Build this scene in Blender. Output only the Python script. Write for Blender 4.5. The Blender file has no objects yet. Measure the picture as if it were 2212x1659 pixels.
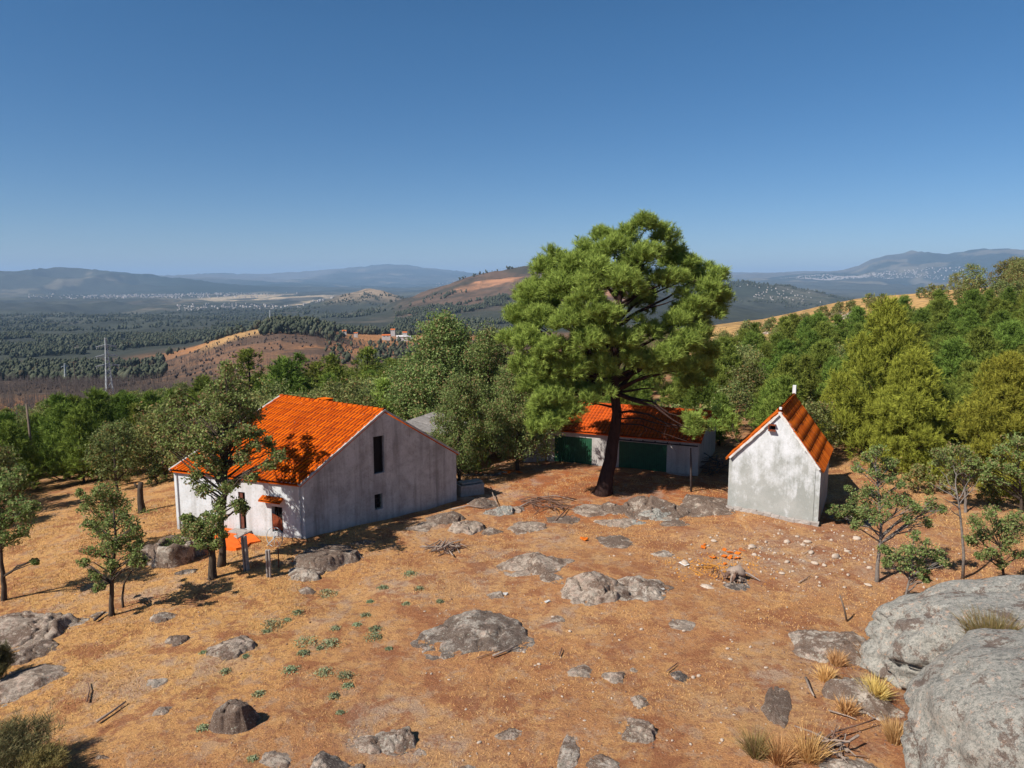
import bpy, bmesh, math, random
import numpy as np
from mathutils import Vector
PI = math.pi
scn = bpy.context.scene
col = scn.collection

# ------------------------------------------------------------------ camera
F_PX = 735.0; HORIZON = 280.0; CAM_Z = 14.0
PITCH = math.atan((384 - HORIZON) / F_PX)
cam_data = bpy.data.cameras.new('camera'); cam = bpy.data.objects.new('camera', cam_data); col.objects.link(cam)
cam.location = (0, 0, CAM_Z); cam.rotation_euler = (PI / 2 - PITCH, 0, 0)
cam_data.sensor_width = 36; cam_data.lens = 36 * F_PX / 1024
cam_data.clip_start = 0.5; cam_data.clip_end = 90000
scn.camera = cam

# ------------------------------------------------------------------ sky, sun, exposure
SUN_EL = math.radians(44); sdx, sdy = 0.83, 0.558          # ground direction the light travels in
world = bpy.data.worlds.new('World'); scn.world = world; world.use_nodes = True
wn = world.node_tree; wn.nodes.clear()
wo = wn.nodes.new('ShaderNodeOutputWorld'); wb = wn.nodes.new('ShaderNodeBackground')
sky = wn.nodes.new('ShaderNodeTexSky'); sky.sky_type = 'NISHITA'; sky.sun_disc = False
sky.sun_elevation = SUN_EL; sky.sun_rotation = math.atan2(-sdx, -sdy)
sky.altitude = 900; sky.air_density = 0.75; sky.dust_density = 0.5; sky.ozone_density = 1.5
hs = wn.nodes.new('ShaderNodeHueSaturation'); hs.inputs['Saturation'].default_value = 1.26; hs.inputs['Hue'].default_value = 0.496
gm = wn.nodes.new('ShaderNodeGamma'); gm.inputs['Gamma'].default_value = 1.08
wn.links.new(sky.outputs[0], gm.inputs[0]); wn.links.new(gm.outputs[0], hs.inputs['Color'])
tcw = wn.nodes.new('ShaderNodeTexCoord'); sxw = wn.nodes.new('ShaderNodeSeparateXYZ'); rmw = wn.nodes.new('ShaderNodeValToRGB'); mxw = wn.nodes.new('ShaderNodeMix'); mxw.data_type = 'RGBA'; mxw.blend_type = 'MULTIPLY'; mxw.inputs[0].default_value = 1
rmw.color_ramp.elements[0].position = 0.0; rmw.color_ramp.elements[0].color = (.66, .68, .78, 1); rmw.color_ramp.elements[1].position = .30; rmw.color_ramp.elements[1].color = (1, 1, 1, 1); _e = rmw.color_ramp.elements.new(.14); _e.color = (.82, .84, .88, 1)
wn.links.new(tcw.outputs['Generated'], sxw.inputs[0]); wn.links.new(sxw.outputs[2], rmw.inputs[0]); wn.links.new(hs.outputs[0], mxw.inputs[6]); wn.links.new(rmw.outputs[0], mxw.inputs[7])
wn.links.new(mxw.outputs[2], wb.inputs[0]); wn.links.new(wb.outputs[0], wo.inputs[0])
wb.inputs[1].default_value = 0.056
sun_d = bpy.data.lights.new('sun', 'SUN'); sun_d.energy = 4.4; sun_d.angle = math.radians(0.5); sun_d.color = (1, .95, .87)
sun = bpy.data.objects.new('sun', sun_d); col.objects.link(sun)
trav = Vector((sdx * math.cos(SUN_EL), sdy * math.cos(SUN_EL), -math.sin(SUN_EL)))
sun.rotation_euler = trav.to_track_quat('-Z', 'Y').to_euler()
sun.location = (-30, -20, 60)
vs = scn.view_settings; vs.view_transform = 'Standard'; vs.look = 'None'; vs.exposure = 0.70; vs.gamma = 1
scn.cycles.volume_bounces = 0
scn.cycles.transparent_max_bounces = 8

# ------------------------------------------------------------------ numpy noise
def _h(ix, iy, iz):
    n = (ix.astype(np.int64) * 374761393 + iy.astype(np.int64) * 668265263 + iz.astype(np.int64) * 2147483647 % 1274126177) & 0xffffffff
    n = ((n ^ (n >> 13)) * 1274126177) & 0xffffffff
    n = (n ^ (n >> 16)) * 2246822519 & 0xffffffff
    return ((n ^ (n >> 15)) & 0xffff) / 65535.0
def vnoise(x, y, z):
    x, y, z = np.broadcast_arrays(np.asarray(x, float), y, z)
    ix, iy, iz = np.floor(x), np.floor(y), np.floor(z)
    fx, fy, fz = x - ix, y - iy, z - iz
    fx, fy, fz = fx*fx*(3-2*fx), fy*fy*(3-2*fy), fz*fz*(3-2*fz)
    r = 0
    for a in (0, 1):
        for b in (0, 1):
            for c in (0, 1):
                w = (fx if a else 1-fx) * (fy if b else 1-fy) * (fz if c else 1-fz)
                r = r + w * _h(ix + a, iy + b, iz + c)
    return r
def fbm(x, y, z=0.0, o=4, seed=0):
    x = np.asarray(x, float); y = np.asarray(y, float); z = np.asarray(z, float)
    s = 0; a = 1; t = 0
    for i in range(o):
        s = s + a * vnoise(x * 2**i + seed * 17.3 + i*5.1, y * 2**i + seed * 9.7, z * 2**i + i * 3.3); t += a; a *= .5
    return s / t
def smooth(a, b, x):
    t = np.clip((x - a) / (b - a), 0, 1); return t*t*(3-2*t)

# ------------------------------------------------------------------ picture position -> ray -> point in the place
S = 1024 / 2212.0
cp, sp = math.cos(PITCH), math.sin(PITCH)
def ray(xd, yd):
    dx = (xd * S - 512) / F_PX; dv = (yd * S - 384) / F_PX
    return np.array([dx, cp - dv * sp, -(sp + dv * cp)])
def onz(xd, yd, z):
    d = ray(xd, yd); t = (z - CAM_Z) / d[2]; return np.array([d[0]*t, d[1]*t, z])
def atd(xd, yd, Y):                      # point on the ray at ground distance Y ahead
    d = ray(xd, yd); t = Y / d[1]; return np.array([d[0]*t, Y, CAM_Z + d[2]*t])
def az_of(xd, yd=640):
    d = ray(xd, yd); return math.atan2(d[0], d[1])
def z_of(xd, yd, r):
    d = ray(xd, yd); return CAM_Z + r * d[2] / math.hypot(d[0], d[1])

# ------------------------------------------------------------------ terrain height
ringz = [   # r, [(x, z)]
 (75,  [(-900,-6),(0,-4),(400,-3),(750,-2),(1000,-1),(1300,0),(1650,0),(1850,.5),(2050,1.5),(2212,2.2),(2900,4)]),
 (110, [(-900,-12),(0,-9),(400,-8),(600,-7),(860,-5),(1000,-4),(1300,-1),(1500,0),(1650,1),(1850,2),(2050,5),(2212,7),(2900,10)]),
 (170, [(-900,-22),(0,-17),(400,-15),(600,-13),(860,-11),(1000,-9),(1130,-6),(1300,-2),(1500,0),(1650,1.8),(1850,5),(2050,9),(2212,11.5),(2900,16)]),
 (240, [(-900,-34),(0,-27),(400,-24),(600,-22),(860,-18),(1000,-17),(1130,-12),(1300,-5),(1500,-1),(1560,0.5),(1650,2.0),(1850,8.6),(2050,11),(2212,13),(2900,18)]),
 (450, [(-900,-52),(0,-46),(400,-47),(600,-46),(860,-39),(1000,-37),(1130,-32),(1300,-26),(1500,-24),(1650,-22),(1850,-18),(2050,-8),(2212,-5),(2900,0)]),
]
ringy = [   # r, [(x, y)] : how high the land at that range stands seen from the camera
 (900,  [(-900,830),(0,803),(200,795),(330,785),(420,752),(500,722),(600,702),(680,708),(750,728),(860,738),(1000,735),(1130,735),(1300,735),(2900,745)]),
 (1300, [(-900,800),(0,775),(200,765),(400,745),(600,712),(750,716),(860,718),(1000,712),(1300,712),(2900,730)]),
 (2000, [(-900,745),(0,728),(400,715),(600,700),(750,696),(860,690),(1000,668),(1130,655),(1300,645),(1500,690),(2900,720)]),
 (2700, [(-900,720),(0,712),(400,700),(600,690),(750,684),(820,668),(870,650),(940,626),(1000,606),(1060,592),(1130,579),(1220,580),(1330,600),(1450,640),(1650,680),(2900,705)]),
 (3400, [(-900,705),(0,698),(400,686),(600,680),(860,668),(1000,650),(1130,630),(1300,630),(1500,650),(1650,668),(1850,676),(2900,690)]),
 (4300, [(-900,690),(0,684),(400,673),(640,668),(700,652),(750,636),(790,628),(830,633),(880,650),(1000,645),(1300,618),(1500,611),(1600,611),(1690,615),(1780,630),(1850,648),(1950,664),(2900,675)]),
 (5600, [(-900,668),(0,663),(400,658),(800,654),(1500,640),(1850,652),(2900,660)]),
 (8000, [(-900,650),(0,645),(600,638),(860,634),(1300,630),(1700,632),(2212,640),(2900,640)]),
 (9800, [(-900,640),(0,634),(300,634),(600,632),(900,629),(1300,627),(1700,625),(2212,630),(2900,630)]),
 (12500,[(-900,592),(-200,588),(0,585),(100,583),(170,583),(250,589),(300,597),(350,599),(400,601),(480,611),(560,618),(650,623),(860,626),(1300,622),(1600,616),(1700,611),(1900,612),(2212,612),(2900,610)]),
 (16500,[(-900,600),(0,600),(400,603),(600,614),(900,619),(1200,614),(1400,608),(1600,598),(1700,591),(1790,584),(1850,574),(1880,561),(1910,549),(1960,545),(2040,549),(2090,542),(2150,536),(2212,535),(2500,540),(2900,545)]),
 (23000,[(-900,600),(380,600),(430,597),(480,596),(560,598),(620,594),(700,589),(760,582),(830,575),(880,577),(930,585),(1000,591),(1100,597),(1300,599),(1450,596),(1590,594),(1800,597),(2900,597)]),
 (34000,[(-900,606),(2900,606)]),
]
RR = []; PROF = []
for r, l in ringz:
    a = np.array([az_of(x) for x, _ in l]); RR.append(r); PROF.append((a, np.array([z for _, z in l], float)))
for r, l in ringy:
    a = np.array([az_of(x) for x, _ in l]); RR.append(r); PROF.append((a, np.array([z_of(x, y, r) for x, y in l])))
RR = np.array(RR, float)
def near_h(x, y):
    r = np.hypot(x, y)
    z = -0.055 * np.clip(-x - 11, 0, None) - 0.03 * np.clip(-x - 24, 0, None)
    z = z + 1.6 * smooth(26, 14, r) * smooth(6, 16, x)
    z = z + 0.03 * np.clip(x - 18, 0, None)
    z = z + (fbm(x / 6.0, y / 6.0, 0, 3, 1) - .5) * 0.55 + (fbm(x / 1.3, y / 1.3, 0, 3, 2) - .5) * 0.12
    return z
def H(x, y):
    x = np.atleast_1d(np.asarray(x, float)); y = np.atleast_1d(np.asarray(y, float))
    r = np.hypot(x, y); az = np.arctan2(x, y)
    zs = np.array([np.interp(az, a, z) for a, z in PROF])          # rings x N
    k = np.clip(np.searchsorted(RR, r) - 1, 0, len(RR) - 2)
    t = np.clip((np.log(np.maximum(r, 1)) - np.log(RR[k])) / (np.log(RR[k+1]) - np.log(RR[k])), 0, 1)
    t = t*.5 + .5*t*t*(3-2*t)
    n = np.arange(len(x)); zf = zs[k, n] * (1 - t) + zs[k+1, n] * t
    am = r * 0.006 * smooth(120, 900, r) * (1 + 1.2 * smooth(250, 450, r) * smooth(1500, 1000, r)) * (0.35 + 1.3 * smooth(1500, 3000, r) * (1 - smooth(5000, 9000, r) * smooth(11000, 8500, r) * .9)) 
    sc = np.maximum(r * .09, 1)
    lw = np.floor(np.log2(sc)); w = np.log2(sc) - lw
    def nz(l):
        s = 2.0 ** l; q = fbm(x / s, y / s, 0, 4, 3); return 1 - np.abs(q * 2 - 1) * 2 
    zf = zf + am * ((nz(lw) * (1 - w) + nz(lw + 1) * w) - .6)
    zf = zf + (fbm(x / 14.0, y / 14.0, 0, 3, 5) - .5) * 1.2 * smooth(70, 160, r)
    m = smooth(52, 80, r)
    back = smooth(0, -30, y)
    zn = near_h(x, y) - back * 3
    m = np.maximum(m, 0)
    return zn * (1 - m) + zf * m
def hz(x, y): return float(H(x, y)[0])
def G(xd, yd):                           # where the ray through a picture point meets the ground
    d = ray(xd, yd); T = np.geomspace(8, 3000, 1500)
    P = d[None, :] * T[:, None]; z = CAM_Z + P[:, 2]
    hh = H(P[:, 0], P[:, 1]); b = np.nonzero(z < hh)[0]
    i = b[0] if len(b) else len(T) - 1
    if i == 0: t = T[0]
    else:
        a0 = z[i-1] - hh[i-1]; a1 = z[i] - hh[i]; t = T[i-1] + (T[i] - T[i-1]) * a0 / (a0 - a1 + 1e-9)
    x, y = d[0]*t, d[1]*t
    return np.array([x, y, hz(x, y)])
def mpp(Y): return Y / F_PX * S           # metres per picture unit at distance Y

# ------------------------------------------------------------------ mesh helpers
def tag(o, label=None, cat=None, group=None, kind=None):
    if label: o['label'] = label
    if cat: o['category'] = cat
    if group: o['group'] = group
    if kind: o['kind'] = kind
    return o
def empty(name, loc, label, cat, group=None, rz=0):
    o = bpy.data.objects.new(name, None); col.objects.link(o); o.location = [float(q) for q in loc]
    o.rotation_euler = (0, 0, rz); o.empty_display_size = .2
    return tag(o, label, cat, group)
def npmesh(name, V, F, smoothed=False, attr=None):
    V = np.asarray(V, np.float32); F = np.asarray(F, np.int32)
    me = bpy.data.meshes.new(name); k = F.shape[1]
    me.vertices.add(len(V)); me.vertices.foreach_set('co', V.ravel())
    me.loops.add(F.size); me.loops.foreach_set('vertex_index', F.ravel())
    me.polygons.add(len(F)); me.polygons.foreach_set('loop_start', np.arange(0, F.size, k, dtype=np.int32))
    me.polygons.foreach_set('loop_total', np.full(len(F), k, np.int32))
    if smoothed: me.polygons.foreach_set('use_smooth', np.ones(len(F), bool))
    me.update(calc_edges=True)
    for nm, arr in (attr or {}).items():
        if arr.ndim == 1:
            a = me.attributes.new(nm, 'FLOAT', 'POINT'); a.data.foreach_set('value', arr.astype(np.float32))
        else:
            a = me.attributes.new(nm, 'FLOAT_COLOR', 'POINT')
            c = np.ones((len(V), 4), np.float32); c[:, :3] = arr; a.data.foreach_set('color', c.ravel())
    return me
def link(name, me, mat=None, parent=None):
    o = bpy.data.objects.new(name, me); col.objects.link(o)
    if mat and not me.materials: me.materials.append(mat)
    if parent: o.parent = parent
    return o
class MB:
    def __init__(s): s.v = []; s.f = []
    def add(s, V, F):
        n = len(s.v); s.v += [tuple(float(c) for c in p) for p in V]; s.f += [tuple(int(i) + n for i in f) for f in F]; return s
    def quad(s, a, b, c, d): return s.add([a, b, c, d], [(0, 1, 2, 3)])
    def box(s, c, sz, ax=None, j=0):
        """c centre, sz full size, ax (3 unit axes)"""
        ax = ax or ((1, 0, 0), (0, 1, 0), (0, 0, 1)); A = [np.array(a, float) for a in ax]; c = np.array(c, float)
        V = []
        for k in (-1, 1):
            for q in ((-1, -1), (1, -1), (1, 1), (-1, 1)):
                p = c + A[0]*q[0]*sz[0]/2 + A[1]*q[1]*sz[1]/2 + A[2]*k*sz[2]/2
                if j: p = p + np.array([random.uniform(-j, j) for _ in range(3)])
                V.append(p)
        return s.add(V, [(0, 3, 2, 1), (4, 5, 6, 7), (0, 1, 5, 4), (1, 2, 6, 5), (2, 3, 7, 6), (3, 0, 4, 7)])
    def tube(s, pts, rad, n=6, cap=True):
        V, F = tube_np(pts, rad, n); s.add(V, F)
        if cap:
            m = len(pts); b = len(s.v) - n * m
            s.f.append(tuple(b + i for i in range(n))[::-1]); s.f.append(tuple(b + (m-1)*n + i for i in range(n)))
        return s
    def prism(s, poly, vec):
        n = len(poly); v = np.array(vec, float); P = [np.array(p, float) for p in poly]
        return s.add(P + [p + v for p in P], [tuple(range(n))[::-1], tuple(range(n, 2*n))] + [(i, (i+1) % n, n + (i+1) % n, n + i) for i in range(n)])
    def build(s, name, mat, parent=None, smoothed=False, bevel=0):
        me = bpy.data.meshes.new(name); me.from_pydata(s.v, [], s.f); me.validate(); me.update()
        if smoothed: me.polygons.foreach_set('use_smooth', [True] * len(me.polygons))
        o = link(name, me, mat, parent)
        if bevel:
            b = o.modifiers.new('bevel', 'BEVEL'); b.width = bevel; b.segments = 2
        return o
def tube_np(pts, rad, n=6):
    P = np.array(pts, float); m = len(P); T = np.gradient(P, axis=0); T /= np.linalg.norm(T, axis=1)[:, None] + 1e-9
    ref = np.array([0.31, 0.87, 0.38]); V = []
    A = np.cross(T, ref); A /= np.linalg.norm(A, axis=1)[:, None] + 1e-9; B = np.cross(T, A)
    a = np.arange(n) * 2 * PI / n; R = np.array(rad, float) * np.ones(m)
    V = (P[:, None, :] + R[:, None, None] * (np.cos(a)[None, :, None] * A[:, None, :] + np.sin(a)[None, :, None] * B[:, None, :])).reshape(-1, 3)
    F = []
    for i in range(m - 1):
        for k in range(n):
            F.append((i*n + k, i*n + (k+1) % n, (i+1)*n + (k+1) % n, (i+1)*n + k))
    return V, F

# ------------------------------------------------------------------ materials
def newmat(name, rough=.9, spec=.2):
    m = bpy.data.materials.new(name); m.use_nodes = True; nt = m.node_tree
    b = nt.nodes['Principled BSDF']; b.inputs['Roughness'].default_value = rough
    b.inputs['Specular IOR Level'].default_value = spec
    return m, nt, b
class N:
    def __init__(s, nt): s.t = nt; s.l = nt.links
    def n(s, k, **kw):
        q = s.t.nodes.new('ShaderNode' + k)
        for a, v in kw.items(): setattr(q, a, v)
        return q
    def put(s, sock, v):
        if hasattr(v, 'is_linked') or hasattr(v, 'node'): s.l.new(v, sock)
        elif v is not None:
            try: sock.default_value = v
            except Exception: sock.default_value = (*v, 1)
    def coord(s, kind='Object'): return s.n('TexCoord').outputs[kind]
    def geo(s): return s.n('NewGeometry').outputs['Position']
    def noise(s, vec, scale, detail=4, rough=.55, dist=0):
        q = s.n('TexNoise'); s.put(q.inputs['Vector'], vec); q.inputs['Scale'].default_value = scale
        q.inputs['Detail'].default_value = detail; q.inputs['Roughness'].default_value = rough; q.inputs['Distortion'].default_value = dist
        return q.outputs['Fac']
    def vor(s, vec, scale, feature='F1', out='Distance'):
        q = s.n('TexVoronoi', feature=feature); s.put(q.inputs['Vector'], vec); q.inputs['Scale'].default_value = scale
        return q.outputs[out]
    def ramp(s, fac, pts):
        q = s.n('ValToRGB'); e = q.color_ramp.elements
        while len(e) < len(pts): e.new(.5)
        for i, (p, c) in enumerate(pts):
            e[i].position = p; e[i].color = (c, c, c, 1) if isinstance(c, (int, float)) else (*c, 1)
        s.put(q.inputs[0], fac); return q.outputs[0]
    def mix(s, fac, a, b, mode='MIX'):
        q = s.n('Mix', data_type='RGBA', blend_type=mode); s.put(q.inputs[0], fac); s.put(q.inputs[6], a); s.put(q.inputs[7], b); return q.outputs[2]
    def math(s, op, a, b=None, clamp=False):
        q = s.n('Math', operation=op, use_clamp=clamp); s.put(q.inputs[0], a)
        if b is not None: s.put(q.inputs[1], b)
        return q.outputs[0]
    def mapping(s, vec, scale=(1, 1, 1), loc=(0, 0, 0), rot=(0, 0, 0)):
        q = s.n('Mapping'); s.put(q.inputs[0], vec); q.inputs['Scale'].default_value = scale; q.inputs['Location'].default_value = loc; q.inputs['Rotation'].default_value = rot
        return q.outputs[0]
    def attr(s, name, out='Color'): q = s.n('Attribute'); q.attribute_name = name; return q.outputs[out]
    def rnd(s): return s.n('ObjectInfo').outputs['Random']
    def bump(s, h, strength, dist, b):
        q = s.n('Bump'); q.inputs['Strength'].default_value = strength; q.inputs['Distance'].default_value = dist
        s.put(q.inputs['Height'], h); s.l.new(q.outputs[0], b.inputs['Normal'])
    def sep(s, vec):
        q = s.n('SeparateXYZ'); s.put(q.inputs[0], vec); return q.outputs

def mat_ground():
    m, nt, b = newmat('dry_ground', 1, .05); n = N(nt); p = n.geo()
    c = n.attr('Col')
    warp = n.noise(p, .7, 6, .65, .6)
    g1 = n.noise(p, 3.1, 8, .72, .3); g2 = n.noise(p, 16, 6, .7); g3 = n.noise(p, 60, 3, .6)
    c = n.mix(n.ramp(warp, [(.49, 0), (.57, .6)]), c, (.62, .345, .14))
    c = n.mix(n.ramp(g1, [(.50, 0), (.58, .65)]), c, (.27, .125, .075))
    c = n.mix(n.ramp(n.noise(n.mapping(p, loc=(7, 2, 0)), 1.1, 9, .78, .3), [(.53, 0), (.58, .6)]), c, (.45, .30, .195))
    c = n.mix(n.ramp(n.noise(n.mapping(p, loc=(1, 12, 0)), .45, 9, .75, .3), [(.52, 0), (.58, .75)]), c, (.29, .105, .05))
    c = n.mix(n.ramp(g2, [(.32, .7), (.47, 0)]), c, (.15, .07, .04))
    c = n.mix(n.ramp(g2, [(.55, 0), (.70, .7)]), c, (.72, .44, .20))
    c = n.mix(n.ramp(g3, [(.37, .6), (.47, 0)]), c, (.15, .08, .05))
    c = n.mix(n.ramp(n.vor(p, 5.5), [(.05, .9), (.085, 0)]), c, (.52, .38, .27))      # pebbles
    c = n.mix(n.math('MULTIPLY', n.ramp(n.vor(n.mapping(p, loc=(3, 1, 0)), 1.9), [(.05, .8), (.09, 0)]), n.ramp(g1, [(.4, 0), (.55, 1)])), c, (.10, .07, .05))
    nt.links.new(c, b.inputs['Base Color'])
    h = n.math('ADD', n.math('MULTIPLY', g2, .6), n.math('ADD', n.math('MULTIPLY', g3, .3), n.math('MULTIPLY', g1, 1.0)))
    n.bump(h, .9, .12, b); return m
def mat_far(name, fine, amp):
    m, nt, b = newmat(name, 1, .0); n = N(nt); p = n.geo()
    c = n.attr('Col'); a = n.noise(p, fine, 8, .75); a2 = n.noise(p, fine * .17, 5, .7)
    c = n.mix(n.ramp(a, [(.4, amp), (.55, 0)]), c, (.03, .035, .03)); c = n.mix(n.ramp(a2, [(.56, 0), (.7, amp * .5)]), c, (.26, .2, .15))
    nt.links.new(c, b.inputs['Base Color']); return m
def mat_rock(name='granite', base=(.28, .215, .165), brown=(.135, .08, .054), pale=(.48, .39, .31), amt=.5, pink=.5):
    m, nt, b = newmat(name, .95, .15); n = N(nt); p = n.geo(); o = n.rnd()
    q = n.n('VectorMath', operation='ADD'); n.put(q.inputs[0], p); cb = n.n('CombineXYZ'); n.put(cb.inputs[0], n.math('MULTIPLY', o, 37.0)); n.put(cb.inputs[2], n.math('MULTIPLY', o, 91.0)); n.put(q.inputs[1], cb.outputs[0]); v = q.outputs[0]
    big = n.noise(v, 1.3, 9, .72, .4); mid = n.noise(v, 6.5, 8, .85, .1); fi = n.noise(v, 32, 4, .85); p2 = n.noise(n.mapping(v, loc=(9, 3, 1)), 3.0, 9, .78, .3)
    c = n.mix(n.ramp(mid, [(.38, 0), (.60, 1)]), tuple(x * .60 for x in base), tuple(min(1, x * 1.30) for x in base))
    c = n.mix(n.ramp(p2, [(.50, 0), (.54, .85)]), c, pale)
    c = n.mix(n.ramp(n.noise(n.mapping(v, loc=(2, 7, 5)), 4.0, 8, .75, .2), [(.54, 0), (.57, pink)]), c, (.52, .36, .28))
    th = .56 - .10 * amt
    c = n.mix(n.ramp(n.math('ADD', n.math('MULTIPLY', big, .7), n.math('MULTIPLY', mid, .3)), [(th, 0), (th + .035, .85)]), c, brown)
    c = n.mix(n.ramp(fi, [(.36, .85), (.45, 0)]), c, (.06, .052, .045))
    c = n.mix(n.ramp(fi, [(.56, 0), (.64, .7)]), c, (.60, .55, .47))
    c = n.mix(n.ramp(n.vor(v, 4.3), [(.1, .7), (.14, 0)]), c, (.42, .43, .34))
    nt.links.new(c, b.inputs['Base Color'])
    n.bump(n.math('ADD', n.math('MULTIPLY', mid, 1.0), n.math('MULTIPLY', fi, .4)), .8, .12, b); return m
def mat_plaster(name, base, dirt, amt=.5, streak=True, pale=None, spl=.5):
    m, nt, b = newmat(name, .92, .1); n = N(nt); p = n.geo(); z = n.sep(p)[2]
    blot = n.noise(p, .9, 8, .7, .5); fine = n.noise(p, 8, 6, .7); st = n.noise(n.mapping(p, (2.3, 2.3, .16)), 1.0, 6, .65)
    c = n.mix(n.ramp(blot, [(.42, 0), (.68, amt)]), base, dirt)
    if streak: c = n.mix(n.ramp(st, [(.46, 0), (.7, amt * 1.1)]), c, tuple(x * .8 for x in dirt))
    if pale: c = n.mix(n.ramp(n.noise(n.mapping(p, (1.1, 1.1, .8), loc=(4, 2, 8)), 1.0, 9, .75, 1.1), [(spl, 0), (spl + .13, .95)]), c, pale)
    c = n.mix(n.ramp(fine, [(.34, .35), (.48, 0)]), c, tuple(x * .6 for x in dirt))
    foot = n.ramp(n.math('ADD', z, n.math('MULTIPLY', blot, 1.3)), [(.25, .55), (1.0, 0)])
    c = n.mix(foot, c, tuple(x * .5 for x in dirt))
    nt.links.new(c, b.inputs['Base Color']); n.bump(n.math('ADD', blot, fine), .3, .03, b); return m
def mat_tile(name, c1, c2, dark=(.10, .03, .02), stain=.35):
    m, nt, b = newmat(name, .95, .03); n = N(nt); p = n.geo()
    r = n.attr('tint', 'Fac'); c = n.mix(r, c1, c2)
    c = n.mix(n.ramp(n.noise(p, 1.3, 7, .7, .4), [(.52, 0), (.72, stain)]), c, dark)
    c = n.mix(n.ramp(n.noise(p, 14, 5, .7), [(.33, .4), (.45, 0)]), c, dark)
    c = n.mix(n.ramp(n.vor(p, 2.4), [(.045, .8), (.07, 0)]), c, (.5, .42, .34))
    g = n.attr('gap', 'Fac'); c = n.mix(g, c, (.07, .02, .012))
    nt.links.new(c, b.inputs['Base Color']); return m
def mat_plain(name, c, c2=None, rough=.8, scale=6, spec=.2, bumpd=0, metal=0, stretch=(1, 1, 1), amt=.8):
    m, nt, b = newmat(name, rough, spec); n = N(nt); p = n.mapping(n.coord('Object'), stretch)
    c2 = c2 or tuple(x * .55 for x in c); f = n.noise(p, scale, 7, .7)
    nt.links.new(n.mix(n.ramp(f, [(.4, 0), (.65, amt)]), c, c2), b.inputs['Base Color']); b.inputs['Metallic'].default_value = metal
    if bumpd: n.bump(f, .8, bumpd, b)
    return m
def mat_leaf(name, a, bb, brown=(.16, .08, .03), bamt=.08, trans=.25, var=.35):
    m = bpy.data.materials.new(name); m.use_nodes = True; nt = m.node_tree; nt.nodes.clear(); n = N(nt)
    t = n.attr('tint', 'Fac'); r = n.rnd()
    c = n.mix(t, a, bb)
    c = n.mix(n.ramp(n.math('FRACT', n.math('MULTIPLY', t, 7.31)), [(1 - bamt - .01, 0), (1 - bamt, .9)]), c, brown)
    h = n.n('HueSaturation'); n.put(h.inputs['Color'], c)
    n.put(h.inputs['Hue'], n.math('ADD', n.math('MULTIPLY', r, .05 * var / .35), .5 - .025 * var / .35)); n.put(h.inputs['Value'], n.math('ADD', n.math('MULTIPLY', n.math('FRACT', n.math('MULTIPLY', r, 5.7)), var * 1.2), 1 - var * .6))
    d = n.n('BsdfDiffuse'); tr = n.n('BsdfTranslucent'); ms = n.n('MixShader'); o = n.n('OutputMaterial')
    n.put(d.inputs[0], h.outputs[0]); n.put(tr.inputs[0], h.outputs[0]); ms.inputs[0].default_value = trans
    nt.links.new(d.outputs[0], ms.inputs[1]); nt.links.new(tr.outputs[0], ms.inputs[2]); nt.links.new(ms.outputs[0], o.inputs[0]); return m

M = {}
M['ground'] = mat_ground()
M['mid'] = mat_far('hillside_land', .35, .55); M['valley'] = mat_far('valley_land', .012, .6); M['mount'] = mat_far('mountain_land', .003, .35)
M['granite'] = mat_rock(); M['granite_grey'] = mat_rock('granite_grey', (.31, .255, .205), amt=.8, pale=(.54, .46, .38))
M['granite_brown'] = mat_rock('granite_brown', (.28, .225, .18), (.12, .074, .052), amt=1.25)
def mat_big():
    m, nt, b = newmat('speckled_granite', .95, .15); n = N(nt); v = n.geo(); mp = lambda k: n.mapping(v, loc=(k, k * 2.3, k * .7))
    m1 = n.noise(v, 9, 9, .88, .1); m2 = n.noise(mp(3), 30, 5, .9); m3 = n.noise(mp(5), 2.6, 9, .75, .3)
    c = n.mix(n.ramp(m3, [(.4, 0), (.6, 1)]), (.22, .215, .19), (.36, .345, .30))
    c = n.mix(n.ramp(m1, [(.49, 0), (.55, .85)]), c, (.46, .42, .36)); c = n.mix(n.ramp(m1, [(.40, .85), (.46, 0)]), c, (.085, .085, .078))
    c = n.mix(n.ramp(n.noise(mp(7), 4.2, 9, .8, .2), [(.57, 0), (.60, .85)]), c, (.60, .40, .29)); c = n.mix(n.ramp(n.noise(mp(9), 3.1, 9, .8, .2), [(.60, 0), (.63, .8)]), c, (.58, .56, .50))
    c = n.mix(n.ramp(n.noise(mp(11), 1.1, 9, .8, .3), [(.55, 0), (.58, .8)]), c, (.13, .08, .06)); c = n.mix(n.ramp(m2, [(.38, .8), (.45, 0)]), c, (.05, .048, .045)); c = n.mix(n.ramp(m2, [(.56, 0), (.63, .7)]), c, (.56, .52, .45))
    nt.links.new(c, b.inputs['Base Color']); n.bump(n.math('ADD', m1, n.math('MULTIPLY', m2, .5)), .8, .10, b); return m
M['granite_big'] = mat_big()
M['granite_whale'] = mat_rock('granite_whale', (.27, .225, .185), (.105, .068, .05), (.48, .42, .35), amt=.95)
M['granite_dark'] = mat_rock('granite_dark', (.22, .19, .165), (.05, .035, .03), amt=.9)
M['pebble'] = mat_plain('pebble', (.40, .29, .21), (.25, .17, .12), .9, 9)
M['stone'] = mat_plain('pale_stone', (.48, .39, .31), (.33, .25, .19), .9, 9, bumpd=.02)
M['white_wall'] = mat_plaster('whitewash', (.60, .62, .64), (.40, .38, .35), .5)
M['gable_wall'] = mat_plaster('grey_whitewash', (.50, .48, .46), (.26, .24, .225), .75)
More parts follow.
